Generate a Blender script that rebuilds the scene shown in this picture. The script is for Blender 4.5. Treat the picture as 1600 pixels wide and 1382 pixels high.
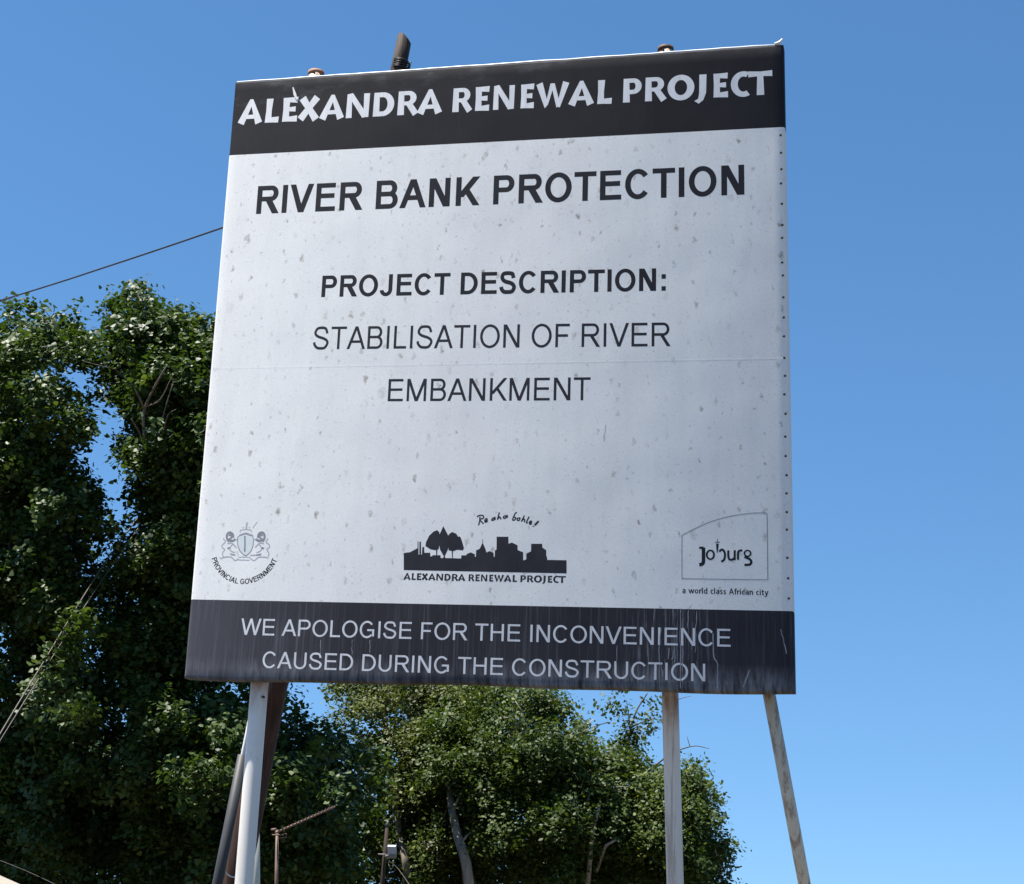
import bpy, bmesh, math, random
import numpy as np
from mathutils import Vector, Matrix
R = math.radians
for o in list(bpy.data.objects): bpy.data.objects.remove(o)
scene = bpy.context.scene
col = scene.collection

# ------------------------------------------------------------------ camera
F_PX = 2600.0
CAM = Vector((2.0722, -7.6246, 1.6))
RIGHT = Vector((0.97112514, 0.23665469, 0.0301749))
UP = Vector((0.03868886, -0.28102974, 0.9589189))
BACK = Vector((0.2354127, -0.93006282, -0.28207094))
cd = bpy.data.cameras.new('camera'); cam = bpy.data.objects.new('camera', cd); col.objects.link(cam)
M = Matrix((RIGHT, UP, BACK)).transposed().to_4x4(); M.translation = CAM
cam.matrix_world = M
cd.sensor_fit = 'HORIZONTAL'; cd.sensor_width = 36.0; cd.lens = 36.0 * F_PX / 1600.0
cd.clip_start = 0.05; cd.clip_end = 3000
scene.camera = cam

# ------------------------------------------------------------------ light
SUN_TO = Vector((-0.300, -0.110, 0.945)).normalized()          # towards the sun: high, left, a little in front of the sign
elev = math.asin(SUN_TO.z); azim = math.atan2(SUN_TO.x, SUN_TO.y)
world = bpy.data.worlds.new('World'); scene.world = world; world.use_nodes = True
nt = world.node_tree; nt.nodes.clear()
wo = nt.nodes.new('ShaderNodeOutputWorld'); bg = nt.nodes.new('ShaderNodeBackground'); sky = nt.nodes.new('ShaderNodeTexSky')
sky.sky_type = 'NISHITA'; sky.sun_disc = False; sky.sun_elevation = elev; sky.sun_rotation = azim
sky.altitude = 1600; sky.air_density = 1.0; sky.dust_density = 0.6; sky.ozone_density = 2.5
bg.inputs['Strength'].default_value = 0.080
tc = nt.nodes.new('ShaderNodeTexCoord'); mp = nt.nodes.new('ShaderNodeMapping'); nz = nt.nodes.new('ShaderNodeVectorMath'); nz.operation = 'NORMALIZE'
mp.vector_type = 'POINT'; mp.inputs['Scale'].default_value = (1, 1, 0.80); mp.inputs['Location'].default_value = (0, 0, 0.13)   # a clear dry horizon
nt.links.new(tc.outputs['Generated'], mp.inputs[0]); nt.links.new(mp.outputs[0], nz.inputs[0]); nt.links.new(nz.outputs[0], sky.inputs[0])
hs = nt.nodes.new('ShaderNodeHueSaturation'); hs.inputs['Saturation'].default_value = 1.19; hs.inputs['Hue'].default_value = 0.495; nt.links.new(sky.outputs[0], hs.inputs['Color'])
nt.links.new(hs.outputs[0], bg.inputs[0]); nt.links.new(bg.outputs[0], wo.inputs[0])
sd = bpy.data.lights.new('sun', 'SUN'); sd.energy = 5.0; sd.angle = R(0.5); sd.color = (1.0, 0.955, 0.88)
sun = bpy.data.objects.new('sun', sd); col.objects.link(sun)
sun.rotation_euler = (-SUN_TO).to_track_quat('-Z', 'Y').to_euler(); sun.location = (0, 0, 40)
vs = scene.view_settings; vs.view_transform = 'Standard'; vs.look = 'None'; vs.gamma = 1.0; vs.use_curve_mapping = False
vs.exposure = 1.2

# ------------------------------------------------------------------ helpers
def at(px, py, Y):
    """point on the photograph's ray (px, py) at world depth Y"""
    d = RIGHT * (px - 800) + UP * (691 - py) - BACK * F_PX
    return CAM + d * ((Y - CAM.y) / d.y)

def tag(o, label=None, cat=None, group=None, kind=None):
    if label: o['label'] = label
    if cat: o['category'] = cat
    if group: o['group'] = group
    if kind: o['kind'] = kind
    return o

def empty(name, loc):
    o = bpy.data.objects.new(name, None); col.objects.link(o); o.location = loc
    o.empty_display_size = 0.2
    return o

class MB:
    def __init__(s): s.v = []; s.f = []; s.mi = []; s.sm = []
    def face(s, idx, mi=0, smooth=False): s.f.append(tuple(idx)); s.mi.append(mi); s.sm.append(smooth)
    def poly(s, pts, mi=0, smooth=False):
        b = len(s.v); s.v += [tuple(p) for p in pts]; s.face(range(b, b + len(pts)), mi, smooth)
    def box(s, lo, hi, mi=0, bev=0.0):
        x0, y0, z0 = lo; x1, y1, z1 = hi; b = len(s.v)
        s.v += [(x0,y0,z0),(x1,y0,z0),(x1,y1,z0),(x0,y1,z0),(x0,y0,z1),(x1,y0,z1),(x1,y1,z1),(x0,y1,z1)]
        for q in ((0,3,2,1),(4,5,6,7),(0,1,5,4),(1,2,6,5),(2,3,7,6),(3,0,4,7)): s.face([b+i for i in q], mi)
    def obox(s, c, ax, ay, az, mi=0):
        b = len(s.v); c = Vector(c)
        for sx, sy, sz in ((-1,-1,-1),(1,-1,-1),(1,1,-1),(-1,1,-1),(-1,-1,1),(1,-1,1),(1,1,1),(-1,1,1)):
            s.v.append(tuple(c + ax*sx + ay*sy + az*sz))
        for q in ((0,3,2,1),(4,5,6,7),(0,1,5,4),(1,2,6,5),(2,3,7,6),(3,0,4,7)): s.face([b+i for i in q], mi)
    def tube(s, pts, rad, n=12, mi=0, cap=True, jit=0.0, rng=None):
        pts = [Vector(p) for p in pts]
        if not hasattr(rad, '__len__'): rad = [rad] * len(pts)
        b = len(s.v); ref = None
        for i, p in enumerate(pts):
            t = (pts[min(i+1, len(pts)-1)] - pts[max(i-1, 0)]).normalized()
            if ref is None: ref = Vector((1,0,0)) if abs(t.x) < 0.8 else Vector((0,1,0))
            a = (ref - t * ref.dot(t)).normalized(); ref = a; c = t.cross(a)
            for k in range(n):
                th = 2*math.pi*k/n; r = rad[i] * (1 + (rng.uniform(-jit, jit) if jit else 0))
                s.v.append(tuple(p + a*math.cos(th)*r + c*math.sin(th)*r))
        for i in range(len(pts)-1):
            for k in range(n):
                k2 = (k+1) % n
                s.face((b+i*n+k, b+i*n+k2, b+(i+1)*n+k2, b+(i+1)*n+k), mi, True)
        if cap:
            s.face([b+k for k in range(n)][::-1], mi); e = b+(len(pts)-1)*n; s.face([e+k for k in range(n)], mi)
    def build(s, name, mats, parent=None):
        me = bpy.data.meshes.new(name); me.from_pydata(s.v, [], s.f)
        for m in (mats if isinstance(mats, (list, tuple)) else [mats]): me.materials.append(m)
        me.polygons.foreach_set('material_index', s.mi); me.polygons.foreach_set('use_smooth', s.sm); me.update()
        o = bpy.data.objects.new(name, me); col.objects.link(o)
        if parent:
            o.parent = parent; o.matrix_parent_inverse = Matrix.Translation(-Vector(parent.location))
        return o

def spline(pts, n=8):
    """Catmull-Rom through the points (any dimension)"""
    P = [np.array(p, float) for p in pts]; P = [2*P[0]-P[1]] + P + [2*P[-1]-P[-2]]; out = []
    for i in range(1, len(P)-2):
        for k in range(n):
            t = k/n; a, b, c, d = P[i-1:i+3]
            out.append(0.5*((2*b)+(c-a)*t+(2*a-5*b+4*c-d)*t*t+(3*b-a-3*c+d)*t**3))
    out.append(P[-2]); return out

# ------------------------------------------------------------------ materials
class NT:
    def __init__(s, name):
        s.m = bpy.data.materials.new(name); s.m.use_nodes = True; s.t = s.m.node_tree; s.n = s.t.nodes
        s.b = s.n['Principled BSDF']; s.out = s.n['Material Output']
        s.co = s.n.new('ShaderNodeTexCoord').outputs['Object']
    def link(s, a, b): s.t.links.new(a, b)
    def mapping(s, scale=(1,1,1), loc=(0,0,0)):
        m = s.n.new('ShaderNodeMapping'); s.link(s.co, m.inputs[0]); m.inputs['Scale'].default_value = scale; m.inputs['Location'].default_value = loc
        return m.outputs[0]
    def noise(s, scale=5, detail=4, rough=0.55, vec=None, dist=0):
        n = s.n.new('ShaderNodeTexNoise'); s.link(vec or s.co, n.inputs['Vector']); n.inputs['Scale'].default_value = scale
        n.inputs['Detail'].default_value = detail; n.inputs['Roughness'].default_value = rough; n.inputs['Distortion'].default_value = dist
        return n.outputs['Fac']
    def ramp(s, fac, stops):
        r = s.n.new('ShaderNodeValToRGB'); s.link(fac, r.inputs[0]); e = r.color_ramp.elements
        while len(e) < len(stops): e.new(0.5)
        for k, (p, c) in zip(e, stops):
            k.position = p; k.color = (c, c, c, 1) if not hasattr(c, '__len__') else (*c, 1)
        return r.outputs[0]
    def mix(s, fac, a, b, mode='MIX'):
        m = s.n.new('ShaderNodeMix'); m.data_type = 'RGBA'; m.blend_type = mode
        for i, x in ((0, fac), (6, a), (7, b)):
            if hasattr(x, 'is_output'): s.link(x, m.inputs[i])
            else: m.inputs[i].default_value = x if i == 0 else (*x, 1)
        return m.outputs[2]
    def math(s, op, a, b=0.0, c=None, clamp=False):
        m = s.n.new('ShaderNodeMath'); m.operation = op; m.use_clamp = clamp
        for i, x in enumerate((a, b) if c is None else (a, b, c)):
            if hasattr(x, 'is_output'): s.link(x, m.inputs[i])
            else: m.inputs[i].default_value = x
        return m.outputs[0]
    def bump(s, h, strength=0.2, dist=0.01):
        b = s.n.new('ShaderNodeBump'); s.link(h, b.inputs['Height']); b.inputs['Strength'].default_value = strength
        b.inputs['Distance'].default_value = dist; s.link(b.outputs[0], s.b.inputs['Normal'])
    def done(s, color, rough=0.6, spec=0.4, metal=0.0):
        if hasattr(color, 'is_output'): s.link(color, s.b.inputs['Base Color'])
        else: s.b.inputs['Base Color'].default_value = (*color, 1)
        if hasattr(rough, 'is_output'): s.link(rough, s.b.inputs['Roughness'])
        else: s.b.inputs['Roughness'].default_value = rough
        s.b.inputs['Specular IOR Level'].default_value = spec; s.b.inputs['Metallic'].default_value = metal
        return s.m

def sep(t, out):
    n = t.n.new('ShaderNodeSeparateXYZ'); t.link(t.co, n.inputs[0]); return n.outputs[out]

def spots(t, scale, stretch, lo, hi, size):
    """soft round mildew spots of random strength; returns 0..1"""
    nz = t.n.new('ShaderNodeTexNoise'); t.link(t.co, nz.inputs['Vector']); nz.inputs['Scale'].default_value = 45; nz.inputs['Detail'].default_value = 3
    va = t.n.new('ShaderNodeVectorMath'); va.operation = 'MULTIPLY_ADD'; t.link(nz.outputs['Color'], va.inputs[0])
    va.inputs[1].default_value = (0.035, 0, 0.05); t.link(t.co, va.inputs[2])
    sp = t.n.new('ShaderNodeSeparateXYZ'); t.link(va.outputs[0], sp.inputs[0]); cb = t.n.new('ShaderNodeCombineXYZ')
    t.link(sp.outputs[0], cb.inputs[0]); t.link(t.math('MULTIPLY', sp.outputs[2], stretch), cb.inputs[1])
    v = t.n.new('ShaderNodeTexVoronoi'); v.voronoi_dimensions = '2D'; t.link(cb.outputs[0], v.inputs['Vector']); v.inputs['Scale'].default_value = scale
    sx = t.n.new('ShaderNodeSeparateColor'); t.link(v.outputs['Color'], sx.inputs[0])
    rnd = t.ramp(sx.outputs[0], [(lo, 0.0), (hi, 1.0)])
    sz = t.math('MULTIPLY_ADD', sx.outputs[1], size*0.7, size*0.45)
    d = t.math('SUBTRACT', 1.0, t.math('DIVIDE', v.outputs['Distance'], sz), clamp=True)
    d = t.ramp(d, [(0.02, 0.0), (0.35, 0.62), (0.75, 1.0)])
    return t.math('MULTIPLY', d, rnd, clamp=True)

def canvas_bump(t):
    mp = t.mapping((1, 1, 1)); big = t.noise(1.3, 2, 0.5, mp)
    vert = t.noise(4.0, 2, 0.5, t.mapping((1.6, 1, 0.35)))
    fine = t.noise(230, 2, 0.6)
    h = t.math('ADD', t.math('MULTIPLY', big, 0.35), t.math('MULTIPLY', vert, 0.10))
    h = t.math('ADD', h, t.math('MULTIPLY', fine, 0.016))
    t.bump(h, 1.0, 0.022)

def mat_canvas():
    t = NT('white_canvas')
    base = t.ramp(t.noise(2.2, 4, 0.6), [(0.3, (0.815, 0.80, 0.77)), (0.7, (0.855, 0.84, 0.81))])
    grain = t.ramp(t.noise(160, 2, 0.7, t.mapping((1, 1, 0.8))), [(0.25, 0.90), (0.75, 1.05)])
    c = t.mix(1.0, base, grain, 'MULTIPLY')
    a = spots(t, 10.0, 0.58, 0.10, 0.95, 0.135)
    b = spots(t, 20.0, 0.75, 0.45, 1.0, 0.17)
    d = spots(t, 2.3, 0.8, 0.70, 1.0, 0.07)
    sp = t.ramp(t.noise(75, 2, 0.5), [(0.655, 0.0), (0.74, 1.0)])
    brk = t.math('MULTIPLY', t.ramp(t.noise(60, 3, 0.6), [(0.35, 0.25), (0.6, 1.0)]), t.ramp(t.noise(1.7, 3, 0.6), [(0.34, 0.4), (0.58, 1.0)]))
    c = t.mix(t.math('MULTIPLY', t.math('MULTIPLY', a, brk), 1.0), c, (0.27, 0.225, 0.18))
    c = t.mix(t.math('MULTIPLY', t.math('MULTIPLY', b, brk), 0.70), c, (0.27, 0.235, 0.20))
    c = t.mix(t.math('MULTIPLY', t.math('MULTIPLY', d, brk), 0.85), c, (0.17, 0.16, 0.13))
    c = t.mix(t.math('MULTIPLY', sp, 0.28), c, (0.2, 0.2, 0.22))
    wash = t.ramp(t.noise(7, 4, 0.6, t.mapping((2.2, 1, 0.22))), [(0.45, 0.0), (0.75, 1.0)])
    c = t.mix(t.math('MULTIPLY', wash, 0.10), c, (0.5, 0.46, 0.41))
    canvas_bump(t)
    return t.done(c, 0.6, 0.12)

def mat_black(name, z0, streak, drips):
    t = NT(name)
    c = t.ramp(t.noise(3, 4, 0.6), [(0.3, (0.018, 0.0175, 0.021)), (0.7, (0.026, 0.025, 0.029))])
    s1 = t.ramp(t.noise(1.0, 5, 0.7, t.mapping((55, 1, 1.3))), [(0.52, 0.0), (0.72, 1.0)])
    s2 = t.ramp(t.noise(1.0, 3, 0.6, t.mapping((120, 1, 4.0))), [(0.5, 0.0), (0.85, 1.0)])
    patch = t.ramp(t.noise(1.1, 3, 0.5, t.mapping((1, 1, 0.3))), [(0.35, 0.15), (0.7, 1.0)])
    z = sep(t, 'Z'); x = sep(t, 'X')
    if drips: c = t.mix(1.0, c, (1.45, 1.45, 1.5), 'MULTIPLY')
    c = t.mix(t.math('MULTIPLY', t.math('MULTIPLY', s1, patch), streak), c, (0.30, 0.31, 0.34))
    c = t.mix(t.math('MULTIPLY', t.math('MULTIPLY', s2, t.ramp(t.noise(2.3, 3), [(0.45, 0.0), (0.65, 1.0)])), streak*0.6), c, (0.24, 0.25, 0.28))
    if drips:
        # dust settled along the bottom hem, old bird-lime runs over the right post and a paler left end
        dz = t.math('SUBTRACT', z, t.math('MULTIPLY_ADD', x, -0.0125, z0)); low = t.ramp(t.math('MULTIPLY', dz, 5.0), [(0.05, 1.0), (0.62, 0.0)])
        rag = t.math('MULTIPLY', t.ramp(t.noise(1.0, 6, 0.75, t.mapping((30, 1, 5))), [(0.38, 0.03), (0.62, 1.0)]), t.ramp(t.noise(1.0, 3, 0.5, t.mapping((3.5, 1, 1))), [(0.35, 0.15), (0.65, 1.0)]))
        c = t.mix(t.math('MULTIPLY', t.math('MULTIPLY', low, rag), 0.62), c, (0.36, 0.37, 0.41))
        lf = t.ramp(t.math('MULTIPLY_ADD', x, -0.5, -0.05), [(0.25, 0.0), (0.72, 1.0)])
        c = t.mix(t.math('MULTIPLY', lf, 0.13), c, (0.35, 0.36, 0.40))
        g = t.math('SUBTRACT', 1.0, t.math('MULTIPLY', t.math('ABSOLUTE', t.math('SUBTRACT', x, 0.92)), 4.2), clamp=True)
        run = t.ramp(t.noise(1.0, 6, 0.75, t.mapping((75, 1, 3.2)), 0.5), [(0.53, 0.0), (0.64, 1.0)])
        c = t.mix(t.math('MULTIPLY', t.math('MULTIPLY', run, g), 0.6), c, (0.42, 0.43, 0.47))
    else:
        up = t.ramp(t.math('SUBTRACT', z, z0), [(0.0, 0.0), (0.08, 1.0)])
        sm = t.ramp(t.noise(5, 5, 0.65, t.mapping((1, 1, 2.5))), [(0.5, 0.0), (0.75, 1.0)])
        c = t.mix(t.math('MULTIPLY', t.math('MULTIPLY', up, sm), 0.13), c, (0.4, 0.4, 0.43))
    canvas_bump(t)
    return t.done(c, 0.65, 0.07)

def mat_simple(name, c0, c1, scale=6, rough=0.6, spec=0.4, metal=0.0, bump=0.0, stretch=(1,1,1)):
    t = NT(name); n = t.noise(scale, 5, 0.6, t.mapping(stretch))
    c = t.ramp(n, [(0.3, c0), (0.7, c1)])
    if bump: t.bump(n, 0.6, bump)
    return t.done(c, rough, spec, metal)

def mat_painted(name, c0, c1, rust=0.5, thr=0.62, scale=7, stretch=(1,1,0.3), toprust=None, streak=0.0):
    t = NT(name); base = t.ramp(t.noise(4, 5, 0.6, t.mapping((1,1,0.4))), [(0.3, c0), (0.7, c1)])
    r = t.ramp(t.noise(scale, 6, 0.65, t.mapping(stretch)), [(thr, 0.0), (thr+0.1, 1.0)])
    rc = t.ramp(t.noise(40, 3), [(0.3, (0.13, 0.055, 0.028)), (0.7, (0.32, 0.15, 0.07))])
    c = t.mix(t.math('MULTIPLY', r, rust), base, rc)
    if streak:
        s = t.ramp(t.noise(1.0, 5, 0.7, t.mapping((30, 30, 0.9))), [(0.50, 0.0), (0.60, 1.0)])
        c = t.mix(t.math('MULTIPLY', s, streak), c, rc)
    if toprust is not None:
        z = sep(t, 'Z'); g = t.ramp(t.math('MULTIPLY', t.math('SUBTRACT', toprust, z), 5.0), [(0.0, 1.0), (0.9, 0.0)])
        k = t.ramp(t.noise(12, 4, 0.6, t.mapping((1.5,1.5,0.5))), [(0.30, 0.0), (0.62, 1.0)])
        c = t.mix(t.math('MULTIPLY', g, k), c, rc)
    t.bump(r, 0.25, 0.002)
    return t.done(c, 0.45, 0.4)

def mat_wood(name, dark, light, fine=60):
    t = NT(name)
    g = t.noise(1.0, 6, 0.65, t.mapping((fine, fine, 1.6)))
    l = t.noise(2.5, 3)
    c = t.mix(l, t.ramp(g, [(0.3, dark), (0.75, light)]), t.ramp(g, [(0.3, tuple(v*0.8 for v in dark)), (0.8, tuple(v*1.1 for v in light))]))
    cr = t.ramp(t.noise(1.0, 4, 0.7, t.mapping((fine*0.7, fine*0.7, 0.8))), [(0.62, 0.0), (0.70, 1.0)])
    c = t.mix(t.math('MULTIPLY', cr, 0.75), c, tuple(v*0.3 for v in dark))
    t.bump(g, 0.7, 0.006)
    return t.done(c, 0.8, 0.25)

def mat_leaf(name, a, b, c_, rough=0.34, trans=0.16, spec=0.5):
    t = NT(name); at_ = t.n.new('ShaderNodeAttribute'); at_.attribute_name = 'tint'
    c = t.ramp(at_.outputs['Fac'], [(0.0, a), (0.6, b), (1.0, c_)])
    t.done(c, rough, spec)
    tr = t.n.new('ShaderNodeBsdfTranslucent'); mx = t.n.new('ShaderNodeMixShader')
    t.link(t.mix(1.0, c, (1.3, 1.35, 0.5), 'MULTIPLY'), tr.inputs[0]); mx.inputs[0].default_value = trans
    t.link(t.b.outputs[0], mx.inputs[1]); t.link(tr.outputs[0], mx.inputs[2]); t.link(mx.outputs[0], t.out.inputs[0])
    return t.m

m_white = mat_canvas()
m_ink = mat_simple('dark_print', (0.030, 0.030, 0.036), (0.042, 0.042, 0.050), 9, 0.65, 0.06)
m_ink_bold = mat_simple('black_print', (0.024, 0.024, 0.029), (0.034, 0.034, 0.040), 9, 0.65, 0.06)
m_pale = mat_simple('pale_print', (0.68, 0.67, 0.67), (0.82, 0.81, 0.80), 14, 0.55, 0.3, stretch=(3,1,0.5))
m_pale_low = mat_simple('faded_pale_print', (0.52, 0.52, 0.54), (0.72, 0.72, 0.74), 16, 0.55, 0.3, stretch=(4,1,0.4))
m_grey = mat_simple('grey_print', (0.20, 0.20, 0.22), (0.28, 0.28, 0.31), 30, 0.6, 0.3)
m_lightgrey = mat_simple('light_grey_print', (0.36, 0.37, 0.39), (0.44, 0.45, 0.47), 30, 0.6, 0.3)
m_shield = mat_simple('shield_tint', (0.64, 0.69, 0.68), (0.70, 0.74, 0.73), 30, 0.6, 0.3)
m_metal = mat_simple('bright_metal', (0.70, 0.71, 0.73), (0.82, 0.82, 0.83), 20, 0.4, 0.5)
m_frame = mat_simple('frame_steel', (0.12, 0.11, 0.10), (0.2, 0.18, 0.17), 9, 0.6, 0.4)
m_screw = mat_simple('screw_steel', (0.02, 0.02, 0.022), (0.045, 0.042, 0.042), 40, 0.7, 0.1)
m_wood = mat_wood('weathered_wood', (0.026, 0.018, 0.014), (0.075, 0.052, 0.041))
m_redwood = mat_wood('reddish_pole_wood', (0.035, 0.020, 0.015), (0.105, 0.058, 0.042))
m_bark = mat_wood('grey_bark', (0.24, 0.215, 0.18), (0.48, 0.435, 0.375), 16)
m_darkbark = mat_wood('brown_bark', (0.045, 0.033, 0.026), (0.13, 0.10, 0.08), 22)
m_twig = mat_wood('dry_twig', (0.09, 0.07, 0.055), (0.19, 0.15, 0.12), 30)
m_cable = mat_simple('black_cable', (0.012, 0.012, 0.013), (0.025, 0.025, 0.026), 9, 0.5, 0.4)
m_guy = mat_simple('brown_wire', (0.05, 0.038, 0.028), (0.085, 0.066, 0.05), 9, 0.55, 0.4)
m_conduit = mat_simple('grey_conduit_plastic', (0.035, 0.037, 0.040), (0.055, 0.058, 0.062), 5, 0.55, 0.3)
m_rustmetal = mat_simple('rusty_aluminium', (0.12, 0.075, 0.055), (0.22, 0.14, 0.105), 12, 0.6, 0.4)

# ------------------------------------------------------------------ the ground
def build_ground():
    mb = MB(); n = 48; xs = [math.copysign(abs(t)**2.6, t)*900 for t in np.linspace(-1, 1, n)]
    for j in range(n):
        for i in range(n):
            x, y = xs[i], xs[j]
            mb.v.append((x, y, 0.10*math.sin(x*0.31)*math.sin(y*0.27) if abs(x)+abs(y) > 14 else 0.0))
    for j in range(n-1):
        for i in range(n-1): mb.face((j*n+i, j*n+i+1, (j+1)*n+i+1, (j+1)*n+i), 0, True)
    t = NT('dry_earth'); g = t.noise(0.6, 8, 0.65)
    c = t.ramp(g, [(0.3, (0.075, 0.062, 0.045)), (0.5, (0.10, 0.082, 0.06)), (0.7, (0.055, 0.065, 0.03))])
    t.bump(t.noise(14, 6, 0.7), 0.6, 0.05)
    tag(mb.build('ground', t.done(c, 0.95, 0.2)), kind='structure')
build_ground()

# ------------------------------------------------------------------ the billboard
BW, BH = 3.0, 3.294
TWIST = 0.44; BULGE = 0.05
def bp(u, v, off=0.0):
    """point on the sign face; off is the distance in front of it"""
    P0 = Vector((-1.5 + u*BW*0.99959, 0.0, 2.7596 - u*BW*0.028567 + v*BH))
    y = -TWIST*(u-0.5)*(v-0.5) - BULGE*(1-(2*u-1)**2)
    d = P0 - CAM; P = CAM + d * ((y - CAM.y) / d.y)
    return Vector((P.x, P.y - off, P.z))
# photograph pixel -> (u, v) on the sign
_c = [(367,128),(1224,69),(1242,1083),(287,1059)]; _s = [(0,1),(1,1),(1,0),(0,0)]; _A = []
for (x, y), (u, v) in zip(_s, _c):
    _A.append([x,y,1,0,0,0,-u*x,-u*y,-u]); _A.append([0,0,0,x,y,1,-v*x,-v*y,-v])
_H = np.linalg.svd(np.array(_A, float))[2][-1].reshape(3, 3); _Hi = np.linalg.inv(_H)
def uv(px, py):
    q = _Hi @ np.array([px, py, 1.0]); return q[0]/q[2], q[1]/q[2]
def m2(px, py):
    u, v = uv(px, py); return np.array([u*BW, v*BH])       # metres on the face

sign = empty('billboard', (0, 0.08, 0))
tag(sign, 'tall white billboard with black bands naming a river bank project on steel posts', 'billboard')

EDGE = 0.014; DEPTH = 0.055
def edge_back(u, v):
    d = min(u*BW, (1-u)*BW, v*BH, (1-v)*BH)
    if d >= EDGE: return 0.0
    k = 1 - d/EDGE; return EDGE*(1 - math.sqrt(max(0.0, 1-k*k)))
def band(v0, v1, name, mat, parent=sign):
    """one horizontal band of the canvas, its turned edges included"""
    mb = MB(); us = [0, 0.0008, 0.002, 0.0047] + list(np.linspace(0.02, 0.98, 49)) + [0.9953, 0.998, 0.9992, 1]
    f = lambda u, v: v if v in (0, 1) else v - 0.0058*u
    n = max(4, int((v1-v0)*60)); vs_ = list(np.linspace(v0, v1, n+1))
    if v0 == 0: vs_ = [0, 0.0008, 0.002, 0.0043] + [w for w in vs_ if w > 0.006]
    if v1 == 1: vs_ = [w for w in vs_ if w < 0.994] + [0.9957, 0.998, 0.9992, 1]
    rows = [[(u, (w if w in (0, 1) or w < 0.005 or w > 0.995 else w - 0.0058*u)) for u in us] for w in vs_]
    W_ = len(us)
    wav = lambda u, v: -0.006*math.exp(-v/0.02)*(math.sin(u*9+0.5)*0.7+math.sin(u*23)*0.4) if v0 == 0 else 0.0
    for r in rows:
        for u, v in r:
            p = bp(u, v, -edge_back(u, v)); p.z += wav(u, v); mb.v.append(tuple(p))
    for j in range(len(rows)-1):
        for i in range(W_-1): mb.face((j*W_+i, j*W_+i+1, (j+1)*W_+i+1, (j+1)*W_+i), 0, True)
    def back(idx, flip):
        b = len(mb.v)
        for k in idx: x, y, z = mb.v[k]; mb.v.append((x, y+DEPTH, z))
        for k in range(len(idx)-1):
            q = (idx[k], idx[k+1], b+k+1, b+k); mb.face(q[::-1] if flip else q, 0, True)
    back([j*W_ for j in range(len(rows))], False); back([j*W_+W_-1 for j in range(len(rows))], True)
    if v0 == 0: back(list(range(W_)), True)
    if v1 == 1: back([(len(rows)-1)*W_+i for i in range(W_)], False)
    return mb.build(name, mat, parent)
zt = bp(0.5, 0.96).z; zb = bp(0.5, 0.0).z
m_top = mat_black('header_black', zt, 0.025, False); m_bot = mat_black('footer_black', zb, 0.33, True)
VB, VT = 0.1195, 0.8643
band(0, VB, 'footer_band', m_bot); band(VB, VT, 'white_panel', m_white); band(VT, 1, 'header_band', m_top)
mb = MB()       # steel frame and backing sheet behind the canvas
def bk(u, v, d): p = bp(u, v); return Vector((p.x, p.y + d, p.z))
for (u0, v0), (u1, v1) in (((0.012,0.012),(0.988,0.012)), ((0.012,0.988),(0.988,0.988)), ((0.012,0.012),(0.012,0.988)), ((0.988,0.012),(0.988,0.988)), ((0.012,0.34),(0.988,0.34)), ((0.012,0.67),(0.988,0.67))):
    mb.tube([bk(u0, v0, 0.042), bk(u1, v1, 0.042)], 0.019, 8)
mb.build('back_frame', m_frame, sign)
mb = MB(); n = 14
for j in range(n+1):
    for i in range(n+1): mb.v.append(tuple(bk(0.008+0.984*i/n, 0.008+0.984*j/n, 0.066)))
for j in range(n):
    for i in range(n): mb.face((j*(n+1)+i, (j+1)*(n+1)+i, (j+1)*(n+1)+i+1, j*(n+1)+i+1))
mb.build('back_sheet', m_frame, sign)
mb = MB(); rng = random.Random(4)   # bright edge strip along the top, with its turned-up corner
pts = []
for i in range(41):
    u = 0.003 + 0.994*i/40; p = bp(u, 1.0, -0.012); p.z += 0.003 + rng.uniform(-0.0012, 0.0012); pts.append(p)
mb.tube(pts, [0.0052 + rng.uniform(-0.001, 0.001) for _ in pts], 8)
p = bp(0.985, 1, -0.008); q = bp(0.9985, 1, -0.006)
mb.tube([p + Vector((0,0,0.006)), p.lerp(q, 0.6) + Vector((0,0,0.012)), q + Vector((0,0,0.030))], [0.008, 0.009, 0.006], 8)
mb.build('top_edge_strip', m_metal, sign)

# ---- lettering: every glyph is a set of strokes in cap-height units (x right, y up)
def rect(x0, y0, x1, y1): return [[(x0,y0),(x1,y0),(x1,y1),(x0,y1)]]
def para(x0, y0, x1, y1, w): return [[(x0-w/2,y0),(x0+w/2,y0),(x1+w/2,y1),(x1-w/2,y1)]]
def ring(cx, cy, rx, ry, tx, ty, a0=0, a1=360, n=30):
    out = []; P = lambda a, i: (cx+(rx-tx*i)*math.cos(R(a)), cy+(ry-ty*i)*math.sin(R(a)))
    for k in range(n):
        a, b = a0+(a1-a0)*k/n, a0+(a1-a0)*(k+1)/n; out.append([P(a,0), P(b,0), P(b,1), P(a,1)])
    return out
def stroke(pts, w, n=6, straight=False):
    p = [np.array(q, float) for q in (pts if straight else spline(pts, n))]; L = []; ws = w if hasattr(w, '__len__') else None
    for i in range(len(p)):
        d = p[min(i+1, len(p)-1)] - p[max(i-1, 0)]; d = d/(np.linalg.norm(d)+1e-9); nn = np.array([-d[1], d[0]])
        t = i/max(1, len(p)-1); wi = w if ws is None else float(np.interp(t, np.linspace(0, 1, len(ws)), ws))
        L.append((p[i]+nn*wi/2, p[i]-nn*wi/2))
    return [[L[i][0], L[i][1], L[i+1][1], L[i+1][0]] for i in range(len(L)-1)]
def flare(x0, y0, x1, y1, we, wm=None):
    return stroke([(x0,y0),((x0+x1)/2,(y0+y1)/2),(x1,y1)], [we, wm or we*0.8, we], straight=True)
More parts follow.
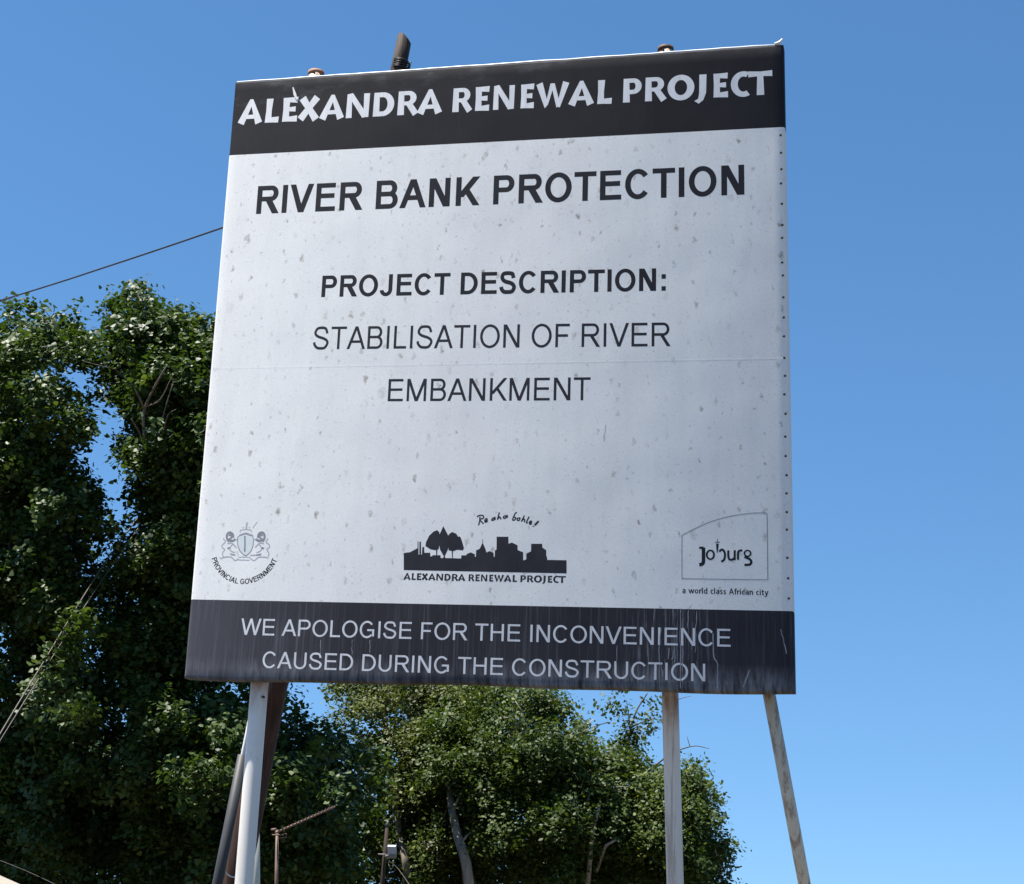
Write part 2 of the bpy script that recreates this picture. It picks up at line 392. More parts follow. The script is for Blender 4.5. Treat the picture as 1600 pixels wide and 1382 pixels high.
def bowl(x0, xr, y0, y1, s, h, e=1.0):
    ry = (y1-y0)/2; rx = min(ry*e, xr-x0); cx = xr-rx
    return [rect(x0, y1-h, cx, y1) + ring(cx, (y0+y1)/2, rx, ry, s, h, 90, -90, 20) + rect(x0, y0, cx, y0+h)[::1]]

def sans(ch, b):
    """plain grotesque capitals: (advance, left bearing, ink width, strokes); b = bold"""
    s = 0.200 if b else 0.128; h = 0.168 if b else 0.113; K = 1/1466.0
    T = {'A':(1479,0,1472,1366,0,1366),'B':(1479,150,1381,1366,150,1260),'C':(1479,97,1386,1479,102,1378),'D':(1479,148,1376,1479,158,1377),
         'E':(1366,149,1270,1366,162,1256),'F':(1251,151,1168,1251,168,1153),'G':(1593,96,1450,1593,109,1418),'H':(1479,149,1326,1479,164,1309),
         'I':(569,140,436,569,191,385),'J':(1139,47,978,1024,59,841),'K':(1479,153,1474,1366,150,1362),'L':(1251,157,1180,1139,150,1066),
         'M':(1706,145,1557,1706,152,1550),'N':(1479,151,1314,1479,156,1309),'O':(1593,89,1503,1593,99,1501),'P':(1366,149,1276,1366,158,1274),
         'R':(1479,150,1473,1479,161,1448),'S':(1366,75,1272,1366,92,1259),'T':(1251,43,1207,1251,48,1198),'U':(1479,143,1331,1479,161,1315),
         'V':(1366,0,1366,1366,9,1353),'W':(1933,6,1924,1933,24,1910),':':(682,201,482,569,185,390),' ':(569,0,0,569,0,0)}[ch]
    adv, x0, x1 = T[0:3] if b else T[3:6]; adv, lsb, w = adv*K, x0*K, (x1-x0)*K; g = []
    d = s*1.1
    if ch == 'A':
        yb = 0.27; xa = (w/2-d/2)*yb; xi = d/2 + (w/2-d/2)*(yb+h/2)
        g = [para(d/2,0,w/2,1,d), para(w-d/2,0,w/2,1,d), rect(xi, yb, w-xi, yb+h)]
    elif ch == 'B':
        g = [rect(0,0,s,1)] + bowl(s*.9, w*0.95, 0.52-h/2, 1, s, h) + bowl(s*.9, w, 0, 0.52+h/2, s, h)
    elif ch == 'C': g = [ring(w*0.515, .5, w*0.515, .515, s, h, 36 if not b else 38, 322, 40)]
    elif ch == 'D': g = [rect(0,0,s,1)] + bowl(s*.9, w, 0, 1, s, h, 0.98)
    elif ch == 'E': g = [rect(0,0,s,1), rect(s*.9,0,w,h), rect(s*.9,.465,w*.94,.465+h), rect(s*.9,1-h,w*.98,1)]
    elif ch == 'F': g = [rect(0,0,s,1), rect(s*.9,.44,w*.88,.44+h), rect(s*.9,1-h,w,1)]
    elif ch == 'G': g = [ring(w*.5, .5, w*.5, .515, s, h, 40, 318, 40), rect(w-s*.98, .10, w, .52), rect(w*.52, .52-h, w-s*.9, .52)]
    elif ch == 'H': g = [rect(0,0,s,1), rect(w-s,0,w,1), rect(s*.9,.46,w-s*.9,.46+h)]
    elif ch == 'I': xx = max(w, s); g = [rect((w-s)/2, 0, (w+s)/2, 1)]
    elif ch == 'J': g = [rect(w-s,.30,w,1), ring(w/2,.30,w/2,.315,s,h,0,-172,24)]
    elif ch == 'K': g = [rect(0,0,s,1), para(s*.75,.30,w-d*.66,1,d*1.25), para(w*.36+s*.2,.58,w-d*.6,0,d*1.15)]
    elif ch == 'L': g = [rect(0,0,s,1), rect(s*.9,0,w,h)]
    elif ch == 'M': g = [rect(0,0,s*.95,1), rect(w-s*.95,0,w,1), para(s*.62,1,w/2,0,d*1.05), para(w-s*.62,1,w/2,0,d*1.05)]
    elif ch == 'N': g = [rect(0,0,s,1), rect(w-s,0,w,1), para(s*.62,1,w-s*.62,0,d*1.15)]
    elif ch == 'O': g = [ring(w/2,.5,w/2,.515,s,h,0,360,48)]
    elif ch == 'P': g = [rect(0,0,s,1)] + bowl(s*.9, w, .41, 1, s, h)
    elif ch == 'R': g = [rect(0,0,s,1)] + bowl(s*.9, w*.93, .44, 1, s, h) + [para(w*.52,.48,w-d*.62,0,d*1.22)]
    elif ch == 'S':
        q = s/2; r = h/2
        g = [stroke([(q*.9,.315),(q+.03*w,.20),(.27*w,.075 if not b else .095),(.5*w,r-.012),(.76*w,.075 if not b else .10),(w-q,.26),(w-q-.05*w,.385),(.68*w,.475),
              (.36*w,.55),(q+.10*w,.63),(q+.035*w,.75),(.24*w,.915 if not b else .90),(.49*w,1-r+.012),(.74*w,.925 if not b else .90),(w-q-.075*w,.80),(w-q-.045*w,.70)], (s+h)/2, 5)]
    elif ch == 'T': g = [rect(0,1-h,w,1), rect((w-s)/2,0,(w+s)/2,1-h*.9)]
    elif ch == 'U': g = [rect(0,.36,s,1), rect(w-s,.36,w,1), ring(w/2,.36,w/2,.375,s,h,180,360,24)]
    elif ch == 'V': g = [para(d/2,1,w/2,0,d), para(w-d/2,1,w/2,0,d)]
    elif ch == 'W':
        e = d*.95; g = [para(e/2,1,w*.27,0,e), para(w/2,1,w*.27,0,e), para(w/2,1,w*.73,0,e), para(w-e/2,1,w*.73,0,e)]
    elif ch == ':': g = [rect(0,0,s,s), rect(0,.53,s,.53+s)]
    return adv, lsb, w, g

def poster(ch):
    """flared display capitals drawn in a box of unit height: (natural width, strokes)"""
    e, m = 0.30, 0.235
    if ch == 'A': return .98, [[[(-.02,.07),(.24,-.05),(.585,.93),(.43,1.02)],[(.43,1.02),(.585,.93),(.55,1.02)]], [[(.43,1.0),(.56,1.02),(1.0,.06),(.73,-.05)]], rect(.27,.20,.72,.37)]
    if ch == 'L': return .56, [[[(0,0),(.27,0),(.26,.5),(.03,.5)],[(.03,.5),(.26,.5),(.30,1),(.02,1)]], [[(.2,0),(.56,-.02),(.58,.23),(.2,.21)]]]
    if ch == 'E': return .60, [[[(0,0),(.28,0),(.26,.5),(.02,.5)],[(.02,.5),(.26,.5),(.28,1),(0,1)]], [[(.2,0),(.60,-.02),(.60,.24),(.2,.19)]], [[(.2,.43),(.52,.40),(.52,.62),(.2,.59)]], [[(.2,.81),(.58,.77),(.60,1.02),(.2,1)]]]
    if ch == 'X': return .94, [flare(.12,.06,.80,.96,.31,.25), flare(.80,.02,.16,.95,.31,.25)]
    if ch == 'N': return .98, [[[(0,0),(.25,0),(.22,1),(.02,1)]], [[(.75,0),(.96,0),(.98,1),(.73,1)]], [[(.02,1),(.25,1.04),(.96,0.03),(.70,-.02)]]]
    if ch == 'D': return .88, [[[(0,0),(.27,0),(.25,1),(.02,1)]], rect(.2,.80,.42,1)+ring(.40,.5,.48,.50,.28,.20,90,-90,24)+rect(.2,0,.42,.20)]
    if ch == 'R': return .86, [[[(0,0),(.28,0),(.25,1),(.02,1)]], rect(.2,.83,.46,1)+ring(.44,.70,.33,.30,.25,.17,90,-90,20)+rect(.2,.40,.46,.56), [[(.33,.46),(.58,.50),(.88,.08),(.66,-.06)]]]
    if ch == 'P': return .76, [[[(0,0),(.28,0),(.25,1),(.02,1)]], rect(.2,.82,.42,1)+ring(.42,.67,.34,.33,.25,.18,90,-90,20)+rect(.2,.34,.44,.52)]
    if ch == 'W': return 1.36, [[[(-.02,.95),(.24,1.05),(.50,.10),(.36,-.05)]], [[(.36,-.05),(.50,.12),(.76,.98),(.58,.98)]], [[(.60,.98),(.76,.98),(1.02,.05),(.86,-.05)]], [[(.86,.0),(1.00,-.05),(1.38,.96),(1.12,1.05)]]]
    if ch == 'O': return 1.12, [ring(.56,.5,.56,.54,.30,.22,0,360,40)]
    if ch == 'J': return .52, [[[(.24,.2),(.51,.2),(.53,1),(.25,1)]], [[(.24,.22),(.51,.22),(.40,-.08),(.20,-.02)],[(.20,-.02),(.40,-.08),(.22,-.22),(.05,-.10)]]]
    if ch == 'C': return .82, [ring(.55,.5,.55,.54,.30,.22,62,300,34)]
    if ch == 'T': return .96, [[[(0,.77),(.5,.80),(.5,.99),(0,1.02)],[(.5,.80),(.96,.77),(.96,1.02),(.5,.99)]], [[(.33,0),(.63,0),(.60,.85),(.36,.85)]]]

def lower(ch):
    """small humanist lower-case letters, x-height 0.72: (advance, strokes)"""
    s = .17; x = .72; bl = lambda cx: ring(cx,.36,.29,.37,s,.15,0,360,24)
    D = {'a':(.62,[stroke([(.08,.62),(.25,.67),(.42,.58),(.44,.40),(.44,0)],s), ring(.26,.22,.25,.24,s,.14,0,360,20)]),
     'w':(.98,[para(.08,x,.28,0,s), para(.47,x,.28,0,s), para(.47,x,.67,0,s), para(.87,x,.67,0,s)]),
     'o':(.68,[bl(.30)]), 'r':(.44,[rect(0,0,s,x), stroke([(.1,.42),(.2,.60),(.40,.64)],s)]), 'l':(.30,[rect(0,0,s,1.04)]),
     'd':(.70,[bl(.28), rect(.40,0,.40+s,1.04)]), 'c':(.56,[ring(.30,.36,.30,.37,s,.15,52,308,20)]), 's':(.52,[stroke([(.04,.08),(.22,.07),(.36,.19),(.22,.34),(.09,.48),(.20,.64),(.39,.62)],s*.9,5)]),
     'A':(.84,[para(.09,0,.40,1,s), para(.71,0,.40,1,s), rect(.22,.25,.58,.40)]), 'f':(.42,[stroke([(.40,.97),(.24,.95),(.16,.80),(.16,0)],s), rect(0,.57,.36,.71)]),
     'i':(.30,[rect(0,0,s,x), rect(0,.84,s,1.02)]), 'n':(.66,[rect(0,0,s,x), stroke([(.08,.45),(.25,.64),(.43,.56),(.46,.40),(.46,0)],s)]),
     't':(.44,[stroke([(.15,.92),(.15,.2),(.22,.07),(.38,.07)],s), rect(0,.58,.36,.72)]), 'y':(.62,[para(.08,x,.30,0,s), stroke([(.53,.74),(.30,.0),(.18,-.22),(.02,-.23)],s)]), ' ':(.34,[])}
    return D[ch]

def put(mb, groups, fx, base=0.00015, start=0, mi=0, step=0.000012):
    """lay stroke groups on the face; fx maps glyph coordinates to metres on it; each stroke a hair above the one before"""
    for k, g in enumerate(groups):
        off = base + step*((k+start) % 7)
        for poly in g:
            pts = [np.array(fx(p), float) for p in poly]; n = len(pts)
            ar = sum(pts[i][0]*pts[(i+1)%n][1]-pts[(i+1)%n][0]*pts[i][1] for i in range(n))
            if ar < 0: pts = pts[::-1]
            if n != 4: mb.poly([bp(a/BW, b/BH, off) for a, b in pts], mi); continue
            A, B, C, D = pts; L = np.linalg.norm                 # long strokes are cut up so that they follow the curved face
            nu = max(1, int(math.ceil(max(L(B-A), L(C-D))/.03))); nv = max(1, int(math.ceil(max(L(D-A), L(C-B))/.03))); b = len(mb.v)
            for jv in range(nv+1):
                for iu in range(nu+1):
                    f, h = iu/nu, jv/nv; q = (A*(1-f)+B*f)*(1-h) + (D*(1-f)+C*f)*h; mb.v.append(tuple(bp(q[0]/BW, q[1]/BH, off)))
            for jv in range(nv):
                for iu in range(nu):
                    o_ = b+jv*(nu+1)+iu; mb.face((o_, o_+1, o_+nu+2, o_+nu+1), mi)

def line(text, bold, u0, v0, u1, v1, cap, name, mat):
    """a line of sans capitals from (u0, v0) to (u1, v1) along its baseline, cap height in v"""
    gl = [sans(c, bold) for c in text]; x = 0; pos = []
    for a, l, w, g in gl: pos.append(x + l); x += a
    L0 = pos[0]; L1 = pos[-1] + gl[-1][2]; sx = (u1-u0)*BW/(L1-L0); sy = cap*BH; mb = MB()
    for (a, l, w, g), px in zip(gl, pos):
        def fx(p, px=px):
            X = u0*BW + (px - L0 + p[0])*sx; t = (X/BW-u0)/(u1-u0); return X, (v0+(v1-v0)*t)*BH + p[1]*sy
        put(mb, g, fx)
    return mb.build(name, mat, sign)

def poster_line(items, base_pts, cap_px, name, mat):
    """items: (letter, left px, right px); base_pts: two photo points on the baseline"""
    (ax, ay), (bx, by) = base_pts; mb = MB()
    for k, (ch, l, r) in enumerate(items):
        w, g = poster(ch); ya, yb = (ay+(by-ay)*(q-ax)/(bx-ax) for q in (l, r)); A = m2(l, ya); B = m2(r, yb); C = m2((l+r)/2, (ya+yb)/2-cap_px)
        cap = C[1]-(A[1]+B[1])/2; sx = (B[0]-A[0])/w
        put(mb, g, lambda p: (A[0]+p[0]*sx, A[1]+(B[1]-A[1])*p[0]/w+p[1]*cap))
    return mb.build(name, mat, sign)

a_ = lambda x: 350+x/3.5556; c_ = lambda x: 800+x/3.478
hdr = [('A',a_(78),a_(208)),('L',a_(226),a_(300)),('E',a_(322),a_(404)),('X',a_(408),a_(528)),('A',a_(530),a_(663)),('N',a_(676),a_(804)),('D',a_(826),a_(942)),('R',a_(962),a_(1077)),('A',a_(1074),a_(1208)),
       ('R',a_(1268),a_(1376)),('E',a_(1394),a_(1472)),('N',a_(1494),c_(12)),('E',c_(46),c_(118)),('W',c_(132),c_(306)),('A',c_(308),c_(443)),('L',c_(463),c_(540)),
       ('P',c_(603),c_(704)),('R',c_(723),c_(838)),('O',c_(845),c_(991)),('J',c_(984),c_(1056)),('E',c_(1095),c_(1174)),('C',c_(1190),c_(1292)),('T',c_(1285),c_(1416))]
poster_line(hdr, ((372.5,194.5),(1192,148.5)), 37.0, 'header_lettering', m_pale)
line('RIVER BANK PROTECTION', True, .0627, .7561, .9318, .7497, .0496, 'title_lettering', m_ink_bold)
line('PROJECT DESCRIPTION:', True, .1972, .6072, .8008, .5985, .0365, 'subtitle_lettering', m_ink_bold)
line('STABILISATION OF RIVER', False, .1879, .5196, .8096, .5098, .0377, 'description_lettering', m_ink)
line('EMBANKMENT', False, .3290, .4317, .6775, .4277, .0361, 'description_lettering', m_ink)
line('WE APOLOGISE FOR THE INCONVENIENCE', False, .0948, .0664, .9038, .0621, .0250, 'apology_lettering', m_pale_low)
line('CAUSED DURING THE CONSTRUCTION', False, .1375, .0174, .8646, .0129, .0246, 'apology_lettering', m_pale_low)

# ---- the skyline emblem and its caption
k_ = lambda x, y: (620+x/5.714, 790+y/5.714)
def px_group(polys): return [[ [m2(*k_(*p)) for p in q] for q in polys ]]
sky_prof = [(62,425),(118,418),(185,382),(186,322),(193,322),(194,440),(201,440),(202,325),(216,325),(217,440),(224,440),(228,372),(244,372),(246,424),(298,422),(300,455),(316,455),(318,445),(390,445),(392,470),
            (434,470),(574,474),(576,446),(620,446),(626,434),(660,420),(696,436),(697,458),(706,458),(708,402),(740,388),(764,338),(770,338),(794,396),(800,420),(830,408),(864,424),(866,460),(874,460),(876,402),(890,396),
            (892,280),(996,280),(998,342),(1028,332),(1078,356),(1072,362),(1074,398),(1128,418),(1126,490),(1136,490),(1158,480),(1156,432),(1198,410),(1200,343),(1298,343),(1300,376),(1334,400),(1326,404),(1330,452),(1340,458),(1344,488),(1350,488),(1352,487),(1516,490)]
mb = MB(); pr = sky_prof; quads = []
for i in range(len(pr)-1):
    (xa, ya), (xb, yb) = pr[i], pr[i+1]
    if xb - xa < 0.5: xb = xa + 0.5
    n = max(1, int((xb-xa)/40))
    for j in range(n):
        s0, s1 = j/n, (j+1)/n; x0, x1 = xa+(xb-xa)*s0, xa+(xb-xa)*s1; bot = lambda x: 578 + (x-62)*0.0205
        quads.append([m2(*k_(x0, bot(x0))), m2(*k_(x1, bot(x1))), m2(*k_(x1, ya+(yb-ya)*s1)), m2(*k_(x0, ya+(yb-ya)*s0))])
put(mb, [quads], lambda p: p, 0.00016)
def blob(pts): c = np.mean(np.array(pts), 0); return [[m2(*k_(*c)), m2(*k_(*pts[i])), m2(*k_(*pts[(i+1) % len(pts)]))] for i in range(len(pts))]
crowns = [[(255,362),(262,325),(290,270),(330,232),(362,222),(380,240),(384,320),(374,392),(340,400),(300,392)], [(414,184),(440,232),(462,275),(466,330),(456,395),(424,462),(386,395),(374,330),(380,262),(398,226)],
          [(492,238),(530,252),(548,280),(566,278),(582,318),(600,380),(590,402),(540,396),(500,410),(462,400),(456,330),(462,262)]]
put(mb, [blob(c) for c in crowns], lambda p: p, 0.00022)
stems = [[(350,395),(362,395),(360,450),(352,450)], [(418,455),(430,455),(436,480),(412,480)], [(491,400),(502,400),(500,480),(494,480)], [(765,302),(770,302),(770,340),(765,340)]]
put(mb, [[[m2(*k_(*p)) for p in s[::-1]]] for s in stems], lambda p: p, 0.00028)
mb.build('skyline_emblem', m_ink, sign)
sm = [(ch, 630.5+(l-372.5)*0.3036, 630.5+(r-372.5)*0.3036) for ch, l, r in hdr]
poster_line(sm, ((630.5,906.3),(884,911.2)), 10.6, 'emblem_caption', m_ink)
# hand-written motto
mb = MB(); W_ = 0.0068
script = [[(716,105),(735,90),(770,92),(772,115),(742,128),(775,165)], [(742,100),(740,140),(730,178)], [(785,140),(808,132),(800,118),(786,132),(790,150),(812,142)],
  [(872,108),(852,120),(850,134),(868,128),(876,106),(878,130)], [(916,62),(898,128)], [(900,122),(918,104),(926,112),(930,126)], [(982,92),(956,98),(954,114),(972,112),(984,90),(988,110)],
  [(1072,62),(1056,75),(1034,128),(1052,130),(1062,112),(1046,104)], [(1090,112),(1076,118),(1078,134),(1094,132),(1098,116),(1090,110),(1106,118)], [(1140,90),(1112,146)], [(1116,138),(1134,122),(1142,132),(1140,150)],
  [(1182,100),(1158,150),(1170,158)], [(1184,158),(1204,150),(1198,140),(1184,150),(1188,168),(1206,164)], [(1266,140),(1232,178)], [(1222,184),(1218,190)]]
put(mb, [stroke([m2(*k_(*p)) for p in s], W_ if i < 13 else 0.010, 5) for i, s in enumerate(script)], lambda p: p)
mb.build('motto_lettering', m_ink, sign)
# ---- city emblem on the right
j_ = lambda x, y: m2(1050+x/8, 790+y/8); mb = MB()
outline = [(125,375),(300,285),(470,210),(650,155),(820,120),(1000,98),(1150,94)]
put(mb, [stroke([j_(*p) for p in outline], 0.0042, 6), stroke([j_(*p) for p in [(1150,94),(1180,97),(1188,112)]], 0.0042, 4), stroke([j_(1188,112), j_(1192,380), j_(1195,650), j_(1198,932)], 0.0042, straight=True),
         stroke([j_(1198,932), j_(900,928), j_(500,922), j_(125,916)], 0.0042, straight=True), stroke([j_(125,916), j_(124,640), j_(125,375)], 0.0042, straight=True)], lambda p: p)
mb.build('emblem_outline', mat_simple('mid_grey_print', (0.27, 0.27, 0.29), (0.33, 0.33, 0.35), 30, 0.6, 0.1), sign)
mb = MB()
jo = [([(340,532),(372,530),(395,530)],.011), ([(393,526),(394,640),(390,715),(366,738),(340,742)],.017), ([(568,478),(567,530),(566,590)],[.013,.010,.004]), ([(540,462),(598,460)],.004), ([(566,420),(567,460)],.003),
      ([(590,578),(625,552),(655,580),(662,630),(650,680),(615,705)],.0105), ([(704,562),(704,630),(716,672),(750,680),(782,655)],.0105), ([(784,560),(784,686)],.0105), ([(826,680),(826,600),(840,570),(880,562)],.0105),
      ([(905,642),(925,652),(970,672),(992,705),(975,738),(935,744),(905,744)],.0115)]
g = [stroke([j_(*p) for p in pts], w, 6) for pts, w in jo]
for cx, cy, rx, ry, t in ((480,618,58,66,26),(945,600,50,46,22)): g.append([[j_(*q) for q in p] for p in ring(cx,cy,rx,ry,t,t*0.85,0,360,28)])
put(mb, g, lambda p: p)
mb.build('city_lettering', m_ink_bold, sign)
mb = MB(); txt = 'a world class African city'; x = 0; A = m2(1066,927.2); B = m2(1201,930.6); tot = sum(lower(c)[0] for c in txt); sx = (B[0]-A[0])/tot; cap = 0.0275
for c in txt:
    adv, g = lower(c); put(mb, g, lambda p: (A[0]+(x+p[0])*sx, A[1]+(B[1]-A[1])*(x/tot)+p[1]*cap)); x += adv
mb.build('slogan_lettering', m_ink, sign)
# ---- provincial coat of arms on the left
q_ = lambda x, y: m2(320+x/9.87, 790+y/9.87)
def draw(name, mat, paths, parent=sign, base=0.0002):
    mb = MB(); put(mb, [stroke([q_(*p) for p in pts], w, 5) for pts, w in paths], lambda p: p, base); return mb.build(name, mat, parent)
mb = MB(); sh = [(512,480),(560,462),(630,442),(690,462),(742,482),(748,560),(738,640),(700,720),(630,775),(556,720),(516,640),(504,560)]
c = np.mean(np.array(sh), 0); put(mb, [[[q_(*c), q_(*sh[i]), q_(*sh[(i+1) % len(sh)])] for i in range(len(sh))]], lambda p: p, 0.00015)
shield = mb.build('shield', m_shield, sign)
draw('shield_outline', m_grey, [(sh+[sh[0]],.0045), ([(618,470),(620,600),(616,715)],.008)], sign, 0.00024)
mir = lambda P: [(1262-x, y) for x, y in P]
mane = [([(372,560),(340,500),(350,440),(385,418),(430,445),(440,500)],.012), ([(370,470),(400,450),(410,500),(380,520),(395,560)],.009), ([(400,545),(440,545),(470,520)],.012), ([(290,525),(300,518)],.010), ([(350,665),(388,655)],.010)]
body = [([(290,525),(320,560),(270,610),(268,650),(305,680),(272,740),(285,790)],.0055), ([(440,590),(395,640),(400,700),(465,728)],.005), ([(350,590),(410,580),(450,610),(485,650)],.006), ([(470,520),(498,530)],.005), ([(405,760),(470,765),(390,745)],.005)]
for fl in (lambda P: P, mir):
    draw('crest_lion', m_grey, [(fl(p), w) for p, w in mane]); draw('crest_lion_body', m_lightgrey, [(fl(p), w) for p, w in body], base=0.0003)
crest = [([(545,420),(552,385),(630,372),(710,385),(724,420)],.004), ([(530,460),(630,425),(740,460)],.004), ([(640,370),(645,310),(652,262)],.008), ([(590,350),(600,335)],.006), ([(690,350),(684,335)],.006), ([(740,345),(810,255)],.003),
         ([(232,800),(250,820),(290,800),(400,795),(470,850),(520,815)],.005), ([(520,800),(600,795),(700,800)],.004), ([(510,840),(690,845)],.004), ([(605,812),(606,815)],.008), ([(700,815),(760,850),(830,800),(940,800),(980,815)],.005), ([(700,770),(870,765)],.006)]
draw('crest_scrolls', m_lightgrey, crest, base=0.0003)
arc_txt = 'PROVINCIAL GOVERNMENT'; mb = MB(); pc = q_(612,700); p0 = q_(105,815); p1 = q_(1118,838); pb = q_(600,1215)
# circle through the three outer points of the lettering
ax, ay = p0; bx, by = pb; cx, cy = p1; dd = 2*(ax*(by-cy)+bx*(cy-ay)+cx*(ay-by))
ox = ((ax*ax+ay*ay)*(by-cy)+(bx*bx+by*by)*(cy-ay)+(cx*cx+cy*cy)*(ay-by))/dd; oy = ((ax*ax+ay*ay)*(cx-bx)+(bx*bx+by*by)*(ax-cx)+(cx*cx+cy*cy)*(bx-ax))/dd
rad = math.hypot(ax-ox, ay-oy); t0 = math.atan2(ay-oy, ax-ox); t1 = math.atan2(cy-oy, cx-ox)
if t0 > 0: t0 -= 2*math.pi
gl = [sans(c, True) for c in arc_txt]; tot = sum(g[0] for g in gl); x = 0; cap = 0.0275; sx = rad*(t1-t0)/tot
for a, l, w, g in gl:
    th = t0 + (t1-t0)*(x+a/2)/tot; rx_, ry_ = math.cos(th), math.sin(th); tx_, ty_ = -ry_, rx_
    put(mb, g, lambda p: (ox+rx_*(rad-p[1]*cap)+tx_*(p[0]+l-a/2)*sx, oy+ry_*(rad-p[1]*cap)+ty_*(p[0]+l-a/2)*sx)); x += a
mb.build('arc_lettering', m_ink, sign)

# ---- small wear on the canvas: torn flap, seam, screws
mb = MB(); put(mb, [stroke([m2(458,137), m2(461,148), m2(464,156)], [.006,.016,.008], 4)], lambda p: p, 0.003); mb.build('torn_flap', m_pale, sign)
mb = MB()
for i in range(30):
    u0, u1 = i/30*.99+.005, (i+1)/30*.99+.005; f = lambda u: .4905-.0058*u
    A, B = bp(u0, f(u0), .00012), bp(u1, f(u1), .00012); C, D = bp(u1, f(u1)+.0016, .0002), bp(u0, f(u0)+.0016, .0002); E_, G_ = bp(u1, f(u1)+.0034, .00012), bp(u0, f(u0)+.0034, .00012)
    mb.poly([A,B,C,D]); mb.poly([D,C,E_,G_])
mb.build('panel_seam', m_white, sign)
scr = None; rng = random.Random(8)
for i in range(25):
    v = 0.135 + 0.715*i/24 + rng.uniform(-.006,.006); p = bp(0.9925+rng.uniform(-.0008,.0008), v, 0.0)
    if scr is None:
        mb = MB(); n = 10
        mb.tube([(0,0.003,0),(0,-0.0015,0),(0,-0.0025,0)], [.0062,.0062,.004], n)
        scr = mb.build('screw', m_screw, sign); scr.matrix_parent_inverse = Matrix(); o = scr
    else:
        o = scr.copy(); col.objects.link(o)
    o.location = p - sign.location

for pts, w, mt, nm in (([(947,664),(945,676),(943,690)], .0035, m_lightgrey, 'scratch'), ([(1161,1074),(1166,1062),(1171,1047)], .007, m_grey, 'scratch'), ([(1220,984),(1224,1000),(1229,1022)], .005, m_grey, 'scratch'),
    ([(1064,953),(1063,1000),(1063.5,1076)], .0045, m_grey, 'paint_run'), ([(1076,954),(1074,982)], .004, m_grey, 'paint_run'), ([(1089,955),(1087,985),(1086.5,1020)], .0055, m_grey, 'paint_run'), ([(1114,990),(1115,1024),(1121,1040),(1121,1076)], .0055, m_grey, 'paint_run'),
    ([(1033,982),(1030,1020),(1033,1042),(1036.5,1058)], .0045, m_grey, 'paint_run'), ([(1045,1013),(1044,1030)], .005, m_grey, 'paint_run'), ([(1054,1015),(1050,1031)], .005, m_grey, 'paint_run'), ([(1067,1012),(1066,1050)], .004, m_grey, 'paint_run'),
    ([(501,1000),(501,1022)], .004, m_grey, 'paint_run'), ([(550,1000),(550,1024)], .0035, m_grey, 'paint_run'), ([(578,1000),(578,1020)], .0035, m_grey, 'paint_run'), ([(964,1009),(963,1040)], .0035, m_grey, 'paint_run'), ([(425,812),(423,818)], .005, m_shield, 'scratch')):
    mb = MB(); rw = random.Random(int(pts[0][0])); n_ = 9; base_ = [np.array(q) for q in spline([np.array(p, float) for p in pts], 5)]
    put(mb, [stroke([m2(q[0]+rw.uniform(-.7,.7), q[1]) for q in base_], [w*rw.uniform(.4,1.2) for _ in range(7)], straight=True)], lambda p: p, 0.0004); mb.build(nm, mt, sign)

# ---- posts of the sign
def ext(a, b, t): return a + (b-a)*t
pL0, pL1 = at(381, 1382, -.052), at(406, 1064, .008); top = at(494, 116, .19)
kk = (0 - pL0.z)/(pL1.z-pL0.z)
m_postL = mat_painted('white_post_paint', (0.67,0.63,0.575), (0.79,0.75,0.69), 0.6, 0.66, 6, (1,1,0.5), pL1.z-.005)
mb = MB(); mb.tube([ext(pL0,pL1,kk), pL0, pL1, ext(pL1, top, .5), top], .0435, 24); o = mb.build('sign_post', m_postL, sign); o['label'] = 'white round post under the left end'
hole = at(410.5, 1089, -.038)
mb = MB(); mb.tube([hole+Vector((0,.02,0)), hole-Vector((0,.004,0))], .005, 8); mb.build('bolt', m_screw, o)
mb = MB(); mb.tube([top-Vector((0,0,.012)), top+Vector((0,0,.012))], [.046,.046], 24); mb.build('post_cap', mat_simple('rusty_cap', (.22,.10,.05),(.40,.22,.13), 30, .7, .3), o)
pR0, pR1 = at(1055, 1382, .42), at(1047, 1080, .38); top = at(1040, 78, .22)
kk = (0 - pR0.z)/(pR1.z-pR0.z)
m_postR = mat_painted('pinkish_post_paint', (0.70,0.62,0.53), (0.80,0.71,0.62), 0.8, 0.64, 7, (1.4,1.4,0.5), pR1.z-.03, 0.45)
mb = MB(); mb.tube([ext(pR0,pR1,kk), pR0, pR1, ext(pR1, top, .5), top], .0405, 24); o = mb.build('sign_post', m_postR, sign); o['label'] = 'dull pinkish post with rust at its top'
mb = MB(); mb.tube([top-Vector((0,0,.012)), top+Vector((0,0,.010))], [.043,.043], 24); mb.build('post_cap', mat_simple('brown_rust_cap', (.05,.025,.018),(.13,.07,.05), 30, .7, .3), o)
b1, b0 = at(1197, 1060, .24), at(1257, 1382, .62); kk = (0-b0.z)/(b1.z-b0.z)
m_brace = mat_painted('cream_brace_paint', (0.60,0.50,0.37), (0.72,0.61,0.46), 0.5, 0.69, 5, (1.6,1.6,0.4), None, 0.6)
mb = MB(); mb.tube([ext(b0,b1,kk), b0, b1], .030, 16); o = mb.build('sign_brace', m_brace, sign); o['label'] = 'cream slanting brace with a long rust streak'
mb = MB()    # cross rails that hold the frame on the posts
for v in (.07, .93):
    mb.tube([bk(.05, v, .10), bk(.965, v, .10)], .024, 8)
    mb.tube([bk(.80, v, .08), bk(.80, v, .27)], .02, 8)
mb.build('cross_rail', m_frame, sign)

